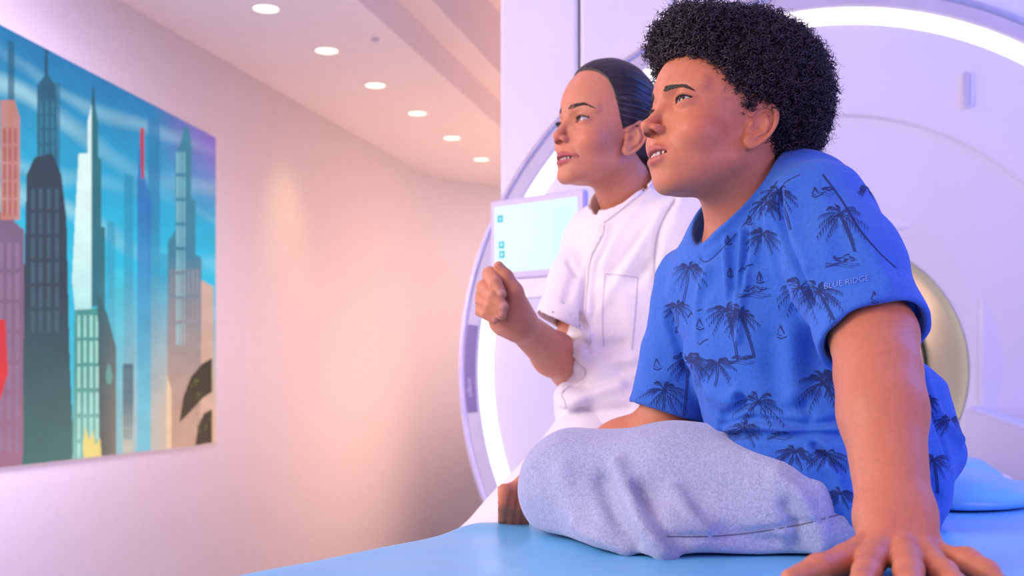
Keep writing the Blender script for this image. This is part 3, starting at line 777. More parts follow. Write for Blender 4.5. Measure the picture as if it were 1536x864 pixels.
def brow(name, O, R, s, side, p, parent, n=260):
    t = RNG.random(n)**.9; v = RNG.random(n)-.5
    cy = 1.10+t*p.get('browlen', 3.6); cz = p.get('browz', 3.95)+p.get('archz', .62)*np.sin(np.clip(t/.68, 0, 1)*1.5)-1.0*np.clip(t-.62, 0, 1)*1.9
    th = p.get('browth', .58)*(1-.72*t)*np.clip(t*9+.4, 0, 1)
    cz = cz+v*th+p.get('browin', 0)*(1-t)**2
    cx = 10.0-cy*.55
    roots = on_head(np.stack([cx, cy*side, cz], 1), p, -.02)
    L = .62-.18*t+.12*RNG.random(n)
    dirv = np.stack([-.35+0*t, side*(.75+.3*t), .75-1.25*t-v*1.0], 1); dirv /= np.linalg.norm(dirv, axis=1, keepdims=True)
    m = 5; k = np.linspace(0, 1, m)
    path = roots[:, None]+dirv[:, None]*(L[:, None]*k[None])[..., None]
    path = on_head(path.reshape(-1, 3), p, .03).reshape(n, m, 3)
    rad = np.tile((.052*(1-k*.8))[None], (n, 1))
    V, Q = tube_np(path, rad, 3)
    return mesh_np(name, V*.01*s@R.T+O, Q, M['brow'], parent)
def lashes(name, O, R, s, side, p, parent, n=46, ln=.62):
    ex, ey, ez = EYE
    ew = p.get('eyew', 1.42); u = np.linspace(-.88*ew, .97*ew, n); k = np.clip(1-(u/ew)**2, 0, 1)
    w = p.get('lid', .42)*k+.10*u
    rx = np.sqrt(np.maximum(1.40**2-u*u-w*w, .05))*1.0
    root = np.stack([ex+rx, (ey+u)*side, ez+w], 1)
    m = 5; kk = np.linspace(0, 1, m)
    L = ln*(.6+.5*(u+ew)/(2*ew))
    d = np.stack([np.full(n, .62), side*(.10+.42*u), np.full(n, -.10)], 1)
    path = root[:, None]+d[:, None]*(L[:, None]*kk)[..., None]+np.array([0, 0, 1.])*((.55*L)[:, None]*kk**2)[..., None]
    V, Q = tube_np(path, np.tile((.026*(1-.8*kk))[None], (n, 1)), 3)
    # dark rim along the upper lid
    rim = np.stack([root+np.array([.01, 0, .0])], 0); V2, Q2 = tube_np(rim, np.full((1, n), p.get('rim', .05)), 4)
    V = np.r_[V, V2]; Q = np.r_[Q, Q2+len(V)-len(V2)]
    return mesh_np(name, V*.01*s@R.T+O, Q, M['brow'], parent)
# ------------------------------------------------------------------ the boy
BOY = dict(child=1, skin=(.57, .21, .11), lip=(.47, .13, .10), smile=.06, gap=.30, ears=.93, lipw=2.35, gonz=-3.7, lid=.44, liner=.6,
           tip=(10.5, 0, -.70), tipr=.76, bridge=(7.95, 0, 2.7), jaw=(6.35, 1.2, -6.7), fold=.06, cheek=(5.4, 3.5, -1.2), cheekr=(2.6, 2.3, 2.3),
           chin=(6.7, 0, -6.75), mz=.38, rim=.075, browz=3.75, archz=.30, browin=.12, browth=.70)
BO = np.array([.247, 1.352, 1.331]); BR = frame(24, 9, 4); BS = .95
def to_local(x, y, z, O, R, s):
    a, b, c = x-f32(O[0]), y-f32(O[1]), z-f32(O[2]); k = f32(100/s); R = R.astype(f32)
    return ((a*R[0, 0]+b*R[1, 0]+c*R[2, 0])*k, (a*R[0, 1]+b*R[1, 1]+c*R[2, 1])*k, (a*R[0, 2]+b*R[1, 2]+c*R[2, 2])*k)
def head_world(O, R, s, p):
    Cc = O+R@np.array([0, 0, .02])
    def f(x, y, z):
        dd = np.sqrt((x-f32(Cc[0]))**2+(y-f32(Cc[1]))**2+(z-f32(Cc[2]))**2)
        out = dd-f32(.15); m = dd < .19
        if m.any():
            lx, ly, lz = to_local(x[m], y[m], z[m], O, R, s)
            out[m] = head_sdf(lx, ly, lz, p)*f32(.01*s)
        return out
    return f
# joints of the boy, metres
b_shL = P(1222, 318, 1.30); b_elL = P(1317, 560, 1.15); b_wrL = P(1343, 778, 1.035)
b_shR = P(1040, 425, 1.49); b_elR = P(1000, 640, 1.52); b_wrR = P(812, 722, 1.60)
b_neck0 = BO+BR@np.array([-.022, 0, -.02]); b_neck1 = np.array([.302, 1.392, 1.215])
b_chest = P(1165, 440, 1.385); b_waist = P(1218, 640, 1.37); b_pelvis = P(1245, 730, 1.375)
b_hipL = P(1262, 738, 1.30); b_kneeL = P(862, 726, 1.50)
TB = frame(26, 6, 0)
fb_head = head_world(BO, BR, BS, BOY)
# left hand, tented on the bed, seen from the finger side: thumb on the left of the picture
hl_palm = P(1348, 818, .995)
HL = dict(
    thumb=([P(1318, 812, 1.02), P(1270, 840, .985), P(1228, 852, .960), P(1186, 868, .945)], [.016, .0135, .0115, .0085]),
    index=([P(1326, 812, 1.01), P(1309, 838, .972), P(1300, 858, .930), P(1293, 876, .905), P(1288, 888, .888)], [.015, .0128, .0112, .0098, .0078]),
    middle=([P(1350, 812, 1.01), P(1358, 838, .968), P(1363, 856, .920), P(1365, 876, .893), P(1366, 890, .873)], [.015, .0130, .0115, .0100, .0078]),
    ring=([P(1370, 812, 1.012), P(1394, 842, .975), P(1416, 860, .930), P(1430, 876, .905), P(1436, 888, .888)], [.014, .0122, .0108, .0095, .0075]),
    little=([P(1382, 812, 1.02), P(1410, 838, .995), P(1450, 842, .972), P(1480, 858, .955), P(1496, 872, .945)], [.014, .0124, .0114, .0096, .0074]))
def boy_arm_left(x, y, z):
    d = chain(x, y, z, [b_shL, P(1272, 420, 1.25), P(1311, 506, 1.19), b_elL, b_elL*.72+b_wrL*.28, b_wrL], [.044, .042, .0415, .0395, .040, .0325], .02)
    d = smin(d, cone(x, y, z, b_wrL+np.array([-.011, 0, 0]), b_wrL+np.array([.011, 0, 0]), .0235, .0235), .02)
    d = smin(d, cone(x, y, z, P(1328, 810, 1.008), P(1370, 811, 1.010), .019, .018), .02)
    dh = None
    for k in HL:
        c = chain(x, y, z, *HL[k], .006); dh = c if dh is None else smin(dh, c, .004)
    return smin(d, dh, .007)
def boy_arm_right(x, y, z):
    d = chain(x, y, z, [b_shR, b_elR, b_elR*.65+b_wrR*.35, b_wrR], [.042, .036, .034, .024], .02)
    a = P(782, 742, 1.595)
    d = smin(d, cone(x, y, z, b_wrR, a, .024, .022), .02)
    dh = None
    for i, (k, kx, ky, tx, ty) in enumerate([('i', 757, 738, 752, 776), ('m', 768, 736, 762, 784), ('r', 780, 738, 773, 788), ('l', 792, 744, 784, 788)]):
        c = chain(x, y, z, [a, P(kx, ky, 1.57+.008*i), P((kx+tx)/2-2, (ky+ty)/2, 1.557+.008*i), P(tx, ty, 1.565+.008*i)], [.016, .0108, .0095, .0085], .004)
        dh = c if dh is None else smin(dh, c, .003)
    return smin(d, dh, .010)
def boy_torso(x, y, z):
    t = cone(x, y, z, b_shL*.8+b_shR*.2+np.array([0, 0, -.02]), b_shR*.8+b_shL*.2+np.array([0, 0, -.02]), .045, .045)
    t = smin(t, elr(x, y, z, b_chest, (.075, .115, .14), TB), .05)
    t = smin(t, elr(x, y, z, b_waist, (.07, .10, .12), TB), .05)
    return t
def boy_body(x, y, z):
    d = fb_head(x, y, z)
    d = smin(d, chain(x, y, z, [b_neck0, b_neck0*.45+b_neck1*.55, b_neck1], [.050, .047, .056], .02), .022)
    d = smin(d, boy_torso(x, y, z), .03)
    d = smin(d, boy_arm_left(x, y, z), .02)
    d = smin(d, boy_arm_right(x, y, z), .02)
    return d
boy = empty('person', (float(b_pelvis[0]), float(b_pelvis[1]), .846))
tag(boy, 'seated person in blue palm-print T-shirt and grey trousers, leaning on one straight arm', 'person')
def head_mask(O, R, s):
    def m(C):
        L = (C-O)@R*100/s
        return (L[:, 0] > 2.5) & (L[:, 2] < 6.5) & (L[:, 2] > -9.5) & (np.abs(L[:, 1]) < 6.5) | ((L[:, 1] > 5.6) & (L[:, 0] > -4) & (L[:, 0] < 2.5) & (np.abs(L[:, 2]) < 4.5))
    return m
def build_body(root, f, lo, hi, h, O, R, s, p, extra_mask=None, name='body'):
    V, Q = polygonize(f, lo, hi, h)
    hm = head_mask(O, R, s)
    V, fs = refine(V, Q, lambda C: hm(C) | (extra_mask(C) if extra_mask else False), f, h*.5)
    L = (V-O)@R*100/s
    near = (np.linalg.norm(L, axis=1) < 19)
    col = np.tile(np.array(p['skin'])[None], (len(V), 1)); col[near] = lip_paint(L[near], p)
    # nails
    for tip, dr, r in p.get('nails', []):
        q = V-tip; dd = np.sqrt(((q)**2).sum(1)); g = np.clip((r-dd)/(r*.25), 0, 1)[:, None]
        col = col*(1-g*.6)+np.array([.72, .36, .30])[None]*g*.6
    return mesh_np(name, V, fs, M['skin'], root, True, col)
boy_skin = build_body(boy, boy_body, (-.02, .86, .80), (.58, 1.72, 1.50), .0022, BO, BR, BS, BOY,
                      lambda C: (C[:, 1] < 1.03) & (C[:, 2] < .93))
eyeball('eye', BO, BR, BS, 1, (.93, .20, .04), boy); eyeball('eye', BO, BR, BS, -1, (.93, .20, .04), boy)
for sd in (1, -1):
    brow('eyebrow', BO, BR, BS, sd, BOY, boy, 230); lashes('eyelashes', BO, BR, BS, sd, BOY, boy, 40, .45)
# teeth: a row of small rounded crowns on the upper arch, one mesh
def teeth(O, R, s, p, parent, zc, xf, wid):
    bm = bmesh.new()
    for i in range(-4, 5):
        if i == 0: pass
        yy = (i+.5)*.78 if i < 4 else None
        if yy is None: continue
        xx = xf-(yy*yy)*.16; w = .72 if abs(yy) < .8 else .62
        ang = math.atan2(-2*yy*.16, 1)
        mtx = Matrix.Translation((xx, yy, zc+.28*p['smile']*(yy/2.3)**2)) @ Matrix.Rotation(ang, 4, 'Z')
        r = bmesh.ops.create_cube(bm, size=1, matrix=mtx @ Matrix.Diagonal((.4, w, .95 if abs(yy) < .8 else .8, 1)))
        bmesh.ops.bevel(bm, geom=list({e for v in r['verts'] for e in v.link_edges}), offset=.13, segments=2, affect='EDGES')
    for v in bm.verts: v.co = Vector(R@(np.array(v.co)*.01*s)+O)
    return obj_bm('teeth', bm, M['teeth'], parent, True)
teeth(BO, BR, BS, BOY, boy, -3.76, 8.72, 2.3)

# ---- curly hair
HT = ([-4, -1, 0, 1.5, 2.6, 3.6, 5.5, 7, 8, 9, 12.5], [-3.0, -2.2, .0, .6, 1.8, 3.0, 4.6, 6.0, 8.0, 9.0, 9.4])
def boy_hair_local(x, y, z):
    ay = np.abs(y)
    d = ell(x, y, z, (-3.1, 0, 7.9), (11.9, 9.9, 9.6))
    d = smin(d, ell(x, y, z, (-8.0, 0, 3.4), (5.8, 7.6, 6.6)), 2)
    d = smin(d, ell(x, y, z, (5.0, 0, 12.0), (5.9, 7.2, 3.8)), 2)
    hl = hairline(z, HT)
    d = smax(d, (x-hl)*.8, .6)
    d = smax(d, -(z+4.6)*1.0, .6)
    d = smax(d, -ell(x, ay, z, (-1.0, 7.4, .2), (1.9, 2.6, 3.3)), .4)
    return d
def build_curls():
    hs = lambda x, y, z: boy_hair_local(*[k for k in (x, y, z)])-f32(0)
    bump = lambda x, y, z: boy_hair_local(x, y, z)+f32(.9)+f32(.25)*np.sin(x*4.1+np.sin(y*3))*np.sin(y*3.7+1)*np.sin(z*4.3+np.sin(x*2.7))
    V, Q = polygonize(bump, (-16, -12, -6), (13, 12, 20.5), .28)
    cap = mesh_np('hair', V*.01*BS@BR.T+BO, Q, M['hair_cap'], boy)
    # roots spread over the visible shell
    V2, Q2 = polygonize(hs, (-16, -12, -6), (13, 12, 20.5), .4)
    n = 7000
    A = V2[Q2]; cen = A.mean(1); pick = RNG.integers(0, len(cen), n)
    w = RNG.random((n, 4)); w /= w.sum(1, keepdims=True)
    root = (A[pick]*w[..., None]).sum(1)
    g, _ = gradient(hs, root, .3); g /= np.linalg.norm(g, axis=1, keepdims=True)
    skull, _ = gradient(lambda x, y, z: head_sdf(x, y, z, BOY), root, .2)
    root = root-g*.9
    m = 26; t = np.linspace(0, 1, m)
    dirv = g+.75*RNG.normal(size=(n, 3)); dirv /= np.linalg.norm(dirv, axis=1, keepdims=True)
    L = .9+1.0*RNG.random(n)
    ref = RNG.normal(size=(n, 3)); a = np.cross(dirv, ref); a /= np.linalg.norm(a, axis=1, keepdims=True); b = np.cross(dirv, a)
    turns = 1.4+1.3*RNG.random(n); rad = .24+.24*RNG.random(n); ph = RNG.random(n)*6.28
    ang = ph[:, None]+2*np.pi*turns[:, None]*t[None]*np.where(RNG.random(n) < .5, 1, -1)[:, None]
    rr = rad[:, None]*(.35+.65*np.minimum(1, t*3))[None]*(1-.35*t[None])
    path = root[:, None]+dirv[:, None]*(L[:, None]*t)[..., None]+a[:, None]*(rr*np.cos(ang))[..., None]+b[:, None]*(rr*np.sin(ang))[..., None]
    th = (.060+.045*RNG.random(n))[:, None]*(1-.55*t[None]**3)
    V3, Q3 = tube_np(path, th, 4)
    tag(mesh_np('curls', V3*.01*BS@BR.T+BO, Q3, M['curl'], cap), kind='stuff')
    # fine frizz standing off the silhouette
    n = 2600; pick = RNG.integers(0, len(cen), n); root = cen[pick]; g, _ = gradient(hs, root, .3); g /= np.linalg.norm(g, axis=1, keepdims=True)
    dirv = g+.8*RNG.normal(size=(n, 3)); dirv /= np.linalg.norm(dirv, axis=1, keepdims=True)
    m = 12; t = np.linspace(0, 1, m); L = .7+1.1*RNG.random(n)
    ref = RNG.normal(size=(n, 3)); a = np.cross(dirv, ref); a /= np.linalg.norm(a, axis=1, keepdims=True); b = np.cross(dirv, a)
    ang = RNG.random(n)[:, None]*6.28+6.28*(.8+.8*RNG.random(n))[:, None]*t
    path = root[:, None]+dirv[:, None]*(L[:, None]*t)[..., None]+.22*(a[:, None]*np.cos(ang)[..., None]+b[:, None]*np.sin(ang)[..., None])
    V4, Q4 = tube_np(path, np.full((n, m), .016), 3)
    tag(mesh_np('frizz', V4*.01*BS@BR.T+BO, Q4, M['curl'], cap), kind='stuff')
build_curls()
# ------------------------------------------------------------------ clothing tools
def caster(V, Q):
    return BVHTree.FromPolygons([tuple(v) for v in V], [tuple(int(i) for i in q) for q in Q])
def hit(bvh, px, py):
    d = Vector(((px-CX)/F, 1, -(py-CY)/F)).normalized()
    return bvh.ray_cast(Vector((0, 0, ZC)), d)
def cast_line(bvh, pts, step=6):
    """3D points on a garment below a line followed on it from where the photographer stood"""
    out = []
    for (x0, y0), (x1, y1) in zip(pts[:-1], pts[1:]):
        n = max(1, int(math.hypot(x1-x0, y1-y0)/step))
        for i in range(n+1):
            l, nn, ix, ds = hit(bvh, x0+(x1-x0)*i/n, y0+(y1-y0)*i/n)
            if l is not None and (not out or np.linalg.norm(np.array(l)-out[-1]) > .002): out.append(np.array(l))
    return out
def folded(f, folds, bvh):
    """f with ridges (A>0) and valleys (A<0) along lines lying on the cloth"""
    L = []
    for pts, A, w in folds:
        q = cast_line(bvh, smooth_line(pts), 14)
        # keep each run on one layer of cloth
        runs = []
        for p_ in q:
            if runs and np.linalg.norm(p_-runs[-1][-1]) < .045: runs[-1].append(p_)
            else: runs.append([p_])
        for r_ in runs:
            if len(r_) >= 2: L.append((np.array(r_), A, w, np.array(r_).min(0)-3*w, np.array(r_).max(0)+3*w))
    def g(x, y, z):
        d = f(x, y, z); e = d.copy()
        for k, A, w, lo, hi in L:
            m = (x > lo[0]) & (x < hi[0]) & (y > lo[1]) & (y < hi[1]) & (z > lo[2]) & (z < hi[2]) & (np.abs(d) < .03)
            if m.any():
                n = len(k); q = polydist(x[m], y[m], z[m], k)
                d[m] -= f32(A*2.0)*np.exp(-np.maximum(q*q-e[m]*e[m], 0)/f32(w*w))
        return d
    return g
def smooth_line(pts, n=4):
    pts = np.array(pts, float)
    if len(pts) < 3: return [tuple(p) for p in pts]
    out = []
    for i in range(len(pts)-1):
        p0 = pts[max(i-1, 0)]; p1 = pts[i]; p2 = pts[i+1]; p3 = pts[min(i+2, len(pts)-1)]
        for k in range(n):
            t = k/n; out.append(tuple(.5*((2*p1)+(-p0+p2)*t+(2*p0-5*p1+4*p2-p3)*t*t+(-p0+3*p1-3*p2+p3)*t**3)))
    out.append(tuple(pts[-1])); return out
class Ribbons:
    """flat printed or stitched strokes lying on cloth"""
    def __init__(self, bvh, lift=.0006): self.b = bvh; self.V = []; self.Q = []; self.lift = lift
    def stroke(self, pts, w, taper=True, jump=.012):
        P3 = []; N3 = []
        for x, y in pts:
            l, n, ix, ds = hit(self.b, x, y)
            if l is None: P3.append(None); N3.append(None)
            else:
                n = Vector(n)
                if n.dot(Vector(l)-Vector((0, 0, ZC))) > 0: n = -n
                P3.append(np.array(l)); N3.append(np.array(n))
        run = []
        def flush(run):
            if len(run) < 2: return
            p = np.array([P3[i] for i in run]); nn = np.array([N3[i] for i in run])
            T = np.gradient(p, axis=0); B_ = np.cross(nn, T); B_ /= np.linalg.norm(B_, axis=1, keepdims=True)+1e-9
            t = np.array(run)/max(1, len(pts)-1); ww = w*.5*((1-.75*t) if taper else np.ones(len(run)))
            a = p+nn*self.lift-B_*ww[:, None]; c = p+nn*self.lift+B_*ww[:, None]; o = len(self.V)
            for i in range(len(run)): self.V += [a[i], c[i]]
            for i in range(len(run)-1): self.Q.append([o+2*i, o+2*i+1, o+2*i+3, o+2*i+2])
        for i in range(len(pts)):
            if P3[i] is None or (run and np.linalg.norm(P3[i]-P3[run[-1]]) > jump): flush(run); run = []
            if P3[i] is not None: run.append(i)
        flush(run)
    def build(self, name, mat, parent):
        if not self.V: return None
        return tag(mesh_np(name, np.array(self.V), np.array(self.Q), mat, parent, False), kind='stuff')
def palm(rb, cx, cy, R_, trunk=None, n=11, droop=.40, sq=1.0, rot=0.0, w=.00105, seed=0):
    r = np.random.default_rng(seed+int(cx*3+cy))
    for i in range(n):
        a = math.pi*(-.30+1.60*(i+.2*r.normal())/(n-1))+rot
        L = R_*(.8+.35*r.random()); pts = []
        for t in np.linspace(0, 1, 9):
            pts.append((cx+math.cos(a)*L*t, cy+(-math.sin(a)*L*t*.85+droop*L*t*t*1.15)*sq))
        rb.stroke(pts, w*1.15)
        side = 1 if math.cos(a) >= 0 else -1
        for k in range(2, 9):
            x, y = pts[k]; tx, ty = pts[k][0]-pts[k-1][0], pts[k][1]-pts[k-1][1]; q = math.hypot(tx, ty)+1e-6; tx /= q; ty /= q
            l = R_*.27*(1.05-.08*k)*(.7+.5*r.random())
            nx, ny = -ty*side, tx*side
            if ny < 0: nx, ny = -nx, -ny
            rb.stroke([(x, y), (x+(tx*.55+nx*.6)*l, y+(ty*.55+ny*.7)*l), (x+(tx*.9+nx*.9)*l, y+(ty*.9+ny*1.35)*l)], w*.95)
    if trunk:
        tx, ty = trunk
        for o in (-1.3, 1.3):
            rb.stroke([(cx+o+(tx-cx)*t+3*math.sin(t*2.2), cy+(ty-cy)*t) for t in np.linspace(0, 1, 12)], w, False)
def scribble(rb, cx, cy, wd, ht, n=26, w=.001):
    r = np.random.default_rng(int(cx+cy))
    for i in range(n):
        x = cx+wd*(r.random()-.5); y = cy+ht*(r.random()-.5)*(1-abs(x-cx)/wd*1.2)
        l = 3+5*r.random(); a = -.5+1.0*r.random()
        rb.stroke([(x, y), (x+l*.5, y+a*l*.3-1), (x+l, y+a*l*.5)], w*1.2)
    for k in range(3):
        rb.stroke([(cx+wd*(t-.5)*1.5, cy+ht*.55+k*2.6+1.5*math.sin(t*9+k)) for t in np.linspace(0, 1, 14)], w*.8)
def boat(rb, cx, cy, s_, lean=.3):
    rb.stroke([(cx-s_*.5, cy+s_*.4), (cx, cy+s_*.62), (cx+s_*.6, cy+s_*.38)], .0014, False)
    rb.stroke([(cx+lean*s_*.3, cy+s_*.35), (cx-lean*s_*.3, cy-s_)], .001, False)
    rb.stroke([(cx-lean*s_*.3, cy-s_), (cx-s_*.45, cy+s_*.15), (cx+lean*s_*.3, cy+s_*.25)], .001, False)
    rb.stroke([(cx-lean*s_*.25, cy-s_*.8), (cx+s_*.4, cy+s_*.1)], .0022)

# ------------------------------------------------------------------ the boy's T-shirt
sl_hemL = P(1314, 506, 1.19); sl_dirL = sl_hemL-P(1262, 390, 1.262); sl_dirL /= np.linalg.norm(sl_dirL)
b_slL0 = P(1228, 322, 1.295)
sl_hemR = P(1006, 621, 1.515); sl_R0 = P(1052, 440, 1.48); sl_dirR = sl_hemR-sl_R0; sl_dirR /= np.linalg.norm(sl_dirR)
hemN_R = np.array([-.28, .0, -.96])
neck_ax = b_neck0-b_neck1; neck_ax /= np.linalg.norm(neck_ax)
b_c0 = np.array([.302, 1.392, 1.215])
def plane(x, y, z, p, n): return (x-f32(p[0]))*f32(n[0])+(y-f32(p[1]))*f32(n[1])+(z-f32(p[2]))*f32(n[2])
def tee_torso(x, y, z):
    d = elr(x, y, z, P(1158, 440, 1.40), (.098, .124, .165), TB)
    d = smin(d, elr(x, y, z, P(1203, 560, 1.39), (.105, .126, .13), TB), .06)
    d = smin(d, elr(x, y, z, P(1232, 660, 1.375), (.112, .135, .10), TB), .05)
    d = smin(d, elr(x, y, z, P(1275, 722, 1.37), (.098, .13, .105), TB), .05)
    d = smin(d, cone(x, y, z, P(1205, 318, 1.335), P(1062, 425, 1.465), .055, .052), .06)
    d = smin(d, cone(x, y, z, P(1195, 312, 1.37), P(1140, 345, 1.42), .055, .055), .05)
    d = smin(d, cone(x, y, z, P(1372, 600, 1.35), P(1408, 678, 1.36), .040, .030), .04)      # loose cloth bagging behind the back
    return d
def tee_sleeves(x, y, z):
    l = chain(x, y, z, [b_slL0, P(1270, 400, 1.242), sl_hemL+sl_dirL*.03], [.060, .059, .0535], .02)
    l = smin(l, cone(x, y, z, P(1300, 400, 1.29), P(1342, 500, 1.215), .030, .022), .03)
    aL = boy_arm_left(x, y, z); aR = boy_arm_right(x, y, z)
    l = smin(l, aL-.0115, .014)
    LU = l; l = smax(l, plane(x, y, z, sl_hemL, sl_dirL), .004)
    r = chain(x, y, z, [sl_R0, sl_hemR*.55+sl_R0*.45, sl_hemR+sl_dirR*.03], [.050, .054, .060], .02)
    r = smin(r, aR-.0095, .012)
    RU = r; r = smax(r, plane(x, y, z, sl_hemR, hemN_R), .004)
    return l, r, aL, aR, LU, RU
def tee_base(x, y, z):
    t = smin(tee_torso(x, y, z), boy_torso(x, y, z)-.006, .01); l, r, aL, aR, LU, RU = tee_sleeves(x, y, z)
    # hollow sleeves at the hems
    pl_ = plane(x, y, z, sl_hemL, sl_dirL); pr_ = plane(x, y, z, sl_hemR, hemN_R)
    l = smax(l, -np.maximum(np.minimum(aL-.003, LU+.0075), -pl_-.03), .003)
    r = smax(r, -np.maximum(np.minimum(aR-.003, RU+.0075), -pr_-.03), .003)
    d = smin(smin(t, l, .007), r, .008)
    # neck opening, a tilted plane with a ribbed band
    nk = cone(x, y, z, b_c0-neck_ax*.05+NSH, b_neck0+neck_ax*.1+NSH, .057, .055)
    pn_ = plane(x, y, z, COLLAR_P, COLLAR_N)
    band = np.maximum(np.abs(nk-.004)-.0045, np.abs(pn_+.006)-.0135)
    d = smax(d, -np.maximum(nk, -.06-pn_), .004)
    d = smax(d, -np.maximum(nk-.007, -pn_-.002), .006)
    d = smin(d, smax(band, -(nk+.0015), .002), .004)
    d = smax(d, (f32(.862)-z), .006)
    return d
NSH = TB[:, 0]*.008-TB[:, 1]*.004
cA, cB, cC = P(1052, 398, 1.32), P(1160, 262, 1.335), P(1030, 375, 1.44)
COLLAR_P = P(1100, 330, 1.35)
cn = np.cross(P(1062, 388, 1.345)-P(1168, 260, 1.375), TB[:, 1]+np.array([0, 0, .42])); cn /= np.linalg.norm(cn); COLLAR_N = cn if cn[2] > 0 else -cn
tv, tq = polygonize(tee_base, (.10, 1.14, .84), (.62, 1.66, 1.34), .006)
tee_bvh = caster(tv, tq)
TF = [([(1166, 288), (1171, 340), (1192, 400), (1215, 452)], -.006, .006), ([(1182, 285), (1190, 340), (1212, 400)], .003, .008), ([(1004, 475), (1020, 520), (1036, 565)], -.005, .007),
      ([(1050, 388), (1062, 392), (1090, 366), (1130, 320), (1166, 272)], -.0014, .004),
      ([(1089, 362), (1090, 400), (1093, 440)], .0028, .0045), ([(1100, 358), (1100, 395), (1101, 430)], -.0025, .006), ([(1113, 345), (1112, 380), (1108, 425), (1104, 470)], .0030, .0045), ([(1121, 350), (1119, 385), (1114, 430)], -.0025, .005),
      ([(1130, 345), (1126, 385), (1118, 430), (1112, 470), (1108, 510)], .0035, .0045), ([(1141, 312), (1137, 350), (1131, 390)], .0025, .0045), ([(1136, 330), (1131, 370), (1126, 400)], -.002, .005), ([(1152, 310), (1156, 360), (1168, 410), (1184, 450)], .003, .008),
      ([(1062, 404), (1048, 450), (1048, 500)], .0025, .007), ([(1186, 500), (1188, 550), (1192, 590)], .0035, .014), ([(1158, 510), (1160, 560), (1166, 590)], -.003, .014), ([(1222, 520), (1222, 560)], -.002, .014),
      ([(1084, 623), (1098, 618), (1112, 606), (1110, 595)], -.0065, .0050), ([(1064, 590), (1090, 600), (1104, 590)], .003, .010), ([(1112, 602), (1135, 612), (1170, 616), (1205, 608)], -.0025, .007),
      ([(1079, 639), (1120, 629), (1157, 631), (1205, 638), (1237, 635), (1268, 628)], -.0048, .0045), ([(1080, 653), (1132, 651), (1171, 655), (1220, 651), (1273, 655)], -.0048, .0045), ([(1084, 646), (1132, 641), (1180, 644), (1230, 643), (1268, 642)], .0022, .005),
      ([(1222, 668), (1244, 686), (1270, 706)], -.0042, .0045), ([(1214, 676), (1236, 694), (1262, 716)], .002, .005), ([(1232, 664), (1252, 680), (1276, 696)], .002, .005), ([(1205, 612), (1215, 624), (1208, 634)], -.003, .006),
      ([(1385, 560), (1400, 610), (1440, 660)], .003, .008), ([(1392, 600), (1412, 650), (1425, 690)], -.004, .007),
      ([(1240, 300), (1290, 360), (1330, 420)], .0025, .012), ([(1250, 300), (1262, 340), (1262, 390)], -.0015, .010), ([(1000, 480), (1020, 520), (1050, 560)], .002, .010), ([(1395, 700), (1400, 730), (1408, 745)], -.004, .007),
      ([(1250, 700), (1268, 740), (1282, 780)], .0025, .007)]
tee_f0 = folded(tee_base, TF, tee_bvh)
def tee_f(x, y, z):
    d = tee_f0(x, y, z)
    return d-f32(.0011)*np.sin(x*92+np.sin(z*57)*1.8)*np.sin(z*70+np.sin(y*61)*1.5)
tv, tq = polygonize(tee_f, (.10, 1.14, .84), (.62, 1.66, 1.34), .0028)
tee = mesh_np('t_shirt', tv, tq, M['tee'], boy)
tee_bvh = caster(tv, tq)
rb = Ribbons(tee_bvh)
for a in [(1090, 465, 30, (1104, 540)), (1111, 473, 26, (1129, 536)), (1040, 542, 26, (1048, 582)), (1077, 545, 26, (1070, 580)), (1034, 402, 26, (1021, 458)), (1016, 459, 20, (1012, 500)),
          (1137, 604, 38, None), (1234, 575, 42, (1268, 620)), (996, 586, 36, (990, 630)), (1032, 538, 30, (1023, 624)), (1192, 678, 30, None), (1240, 682, 30, None), (1116, 642, 28, None),
          (1260, 322, 38, (1280, 378)), (1167, 288, 26, (1183, 345)), (1228, 438, 36, (1255, 494)), (1200, 432, 40, None), (1250, 562, 24, None), (1352, 470, 26, None), (1150, 306, 22, None),
          (1144, 352, 26, None), (1300, 282, 14, None), (1400, 690, 30, (1404, 740)), (1425, 630, 26, None), (1388, 600, 22, None), (1260, 740, 26, None)]:
    palm(rb, a[0], a[1], a[2], a[3], sq=.8 if a[1] > 620 else 1.0)
for a in [(1132, 434, 34, 12), (1264, 388, 34, 12), (1112, 536, 28, 8), (1240, 284, 16, 7), (1100, 648, 36, 10), (1170, 650, 26, 6)]: scribble(rb, *a)
for a in [(1050, 488, 11), (1172, 500, 13), (986, 548, 11), (1223, 290, 10), (1312, 448, 11), (1124, 332, 9), (1092, 362, 9), (1095, 410, 9), (1140, 418, 11)]: boat(rb, *a)
for a in [(1040, 470), (1050, 515), (1116, 402)]:
    rb.stroke([(a[0]-8, a[1]+6), (a[0]-3, a[1]-1), (a[0], a[1]+2)], .0012, False); rb.stroke([(a[0], a[1]+2), (a[0]+6, a[1]-4), (a[0]+13, a[1]-6)], .0012, False)
rb.build('palm_print', M['tee_dark'], tee)
# stitched sleeve seam, hem line
rs = Ribbons(tee_bvh, .0004)
rs.stroke(smooth_line([(1234, 262), (1262, 300), (1290, 345), (1318, 378), (1344, 402)], 8), .0022, False)
rs.stroke(smooth_line([(1200, 262), (1176, 276), (1168, 300), (1170, 330)], 8), .0012, False)
rs.stroke(smooth_line([(1050, 388), (1062, 392), (1090, 366), (1130, 320), (1166, 272)], 8), .0010, False)
rs.build('seam', M['tee_dark'], tee)
# raised tone-on-tone lettering above the sleeve hem
M['tee_text'] = principled('pale_blue_lettering', (.13, .28, .74), .7)
def place_sleeve(x, y, z):
    l, n, i_, d_ = hit(tee_bvh, 1270+x*1000, 424-y*1000-x*190)
    return np.array(l)+np.array(n)*(.0006+z) if l is not None else np.array([.37, 1.2, 1.14])
lettering('BLUE RIDGE', tee, M['tee_text'], .0125, place_sleeve)

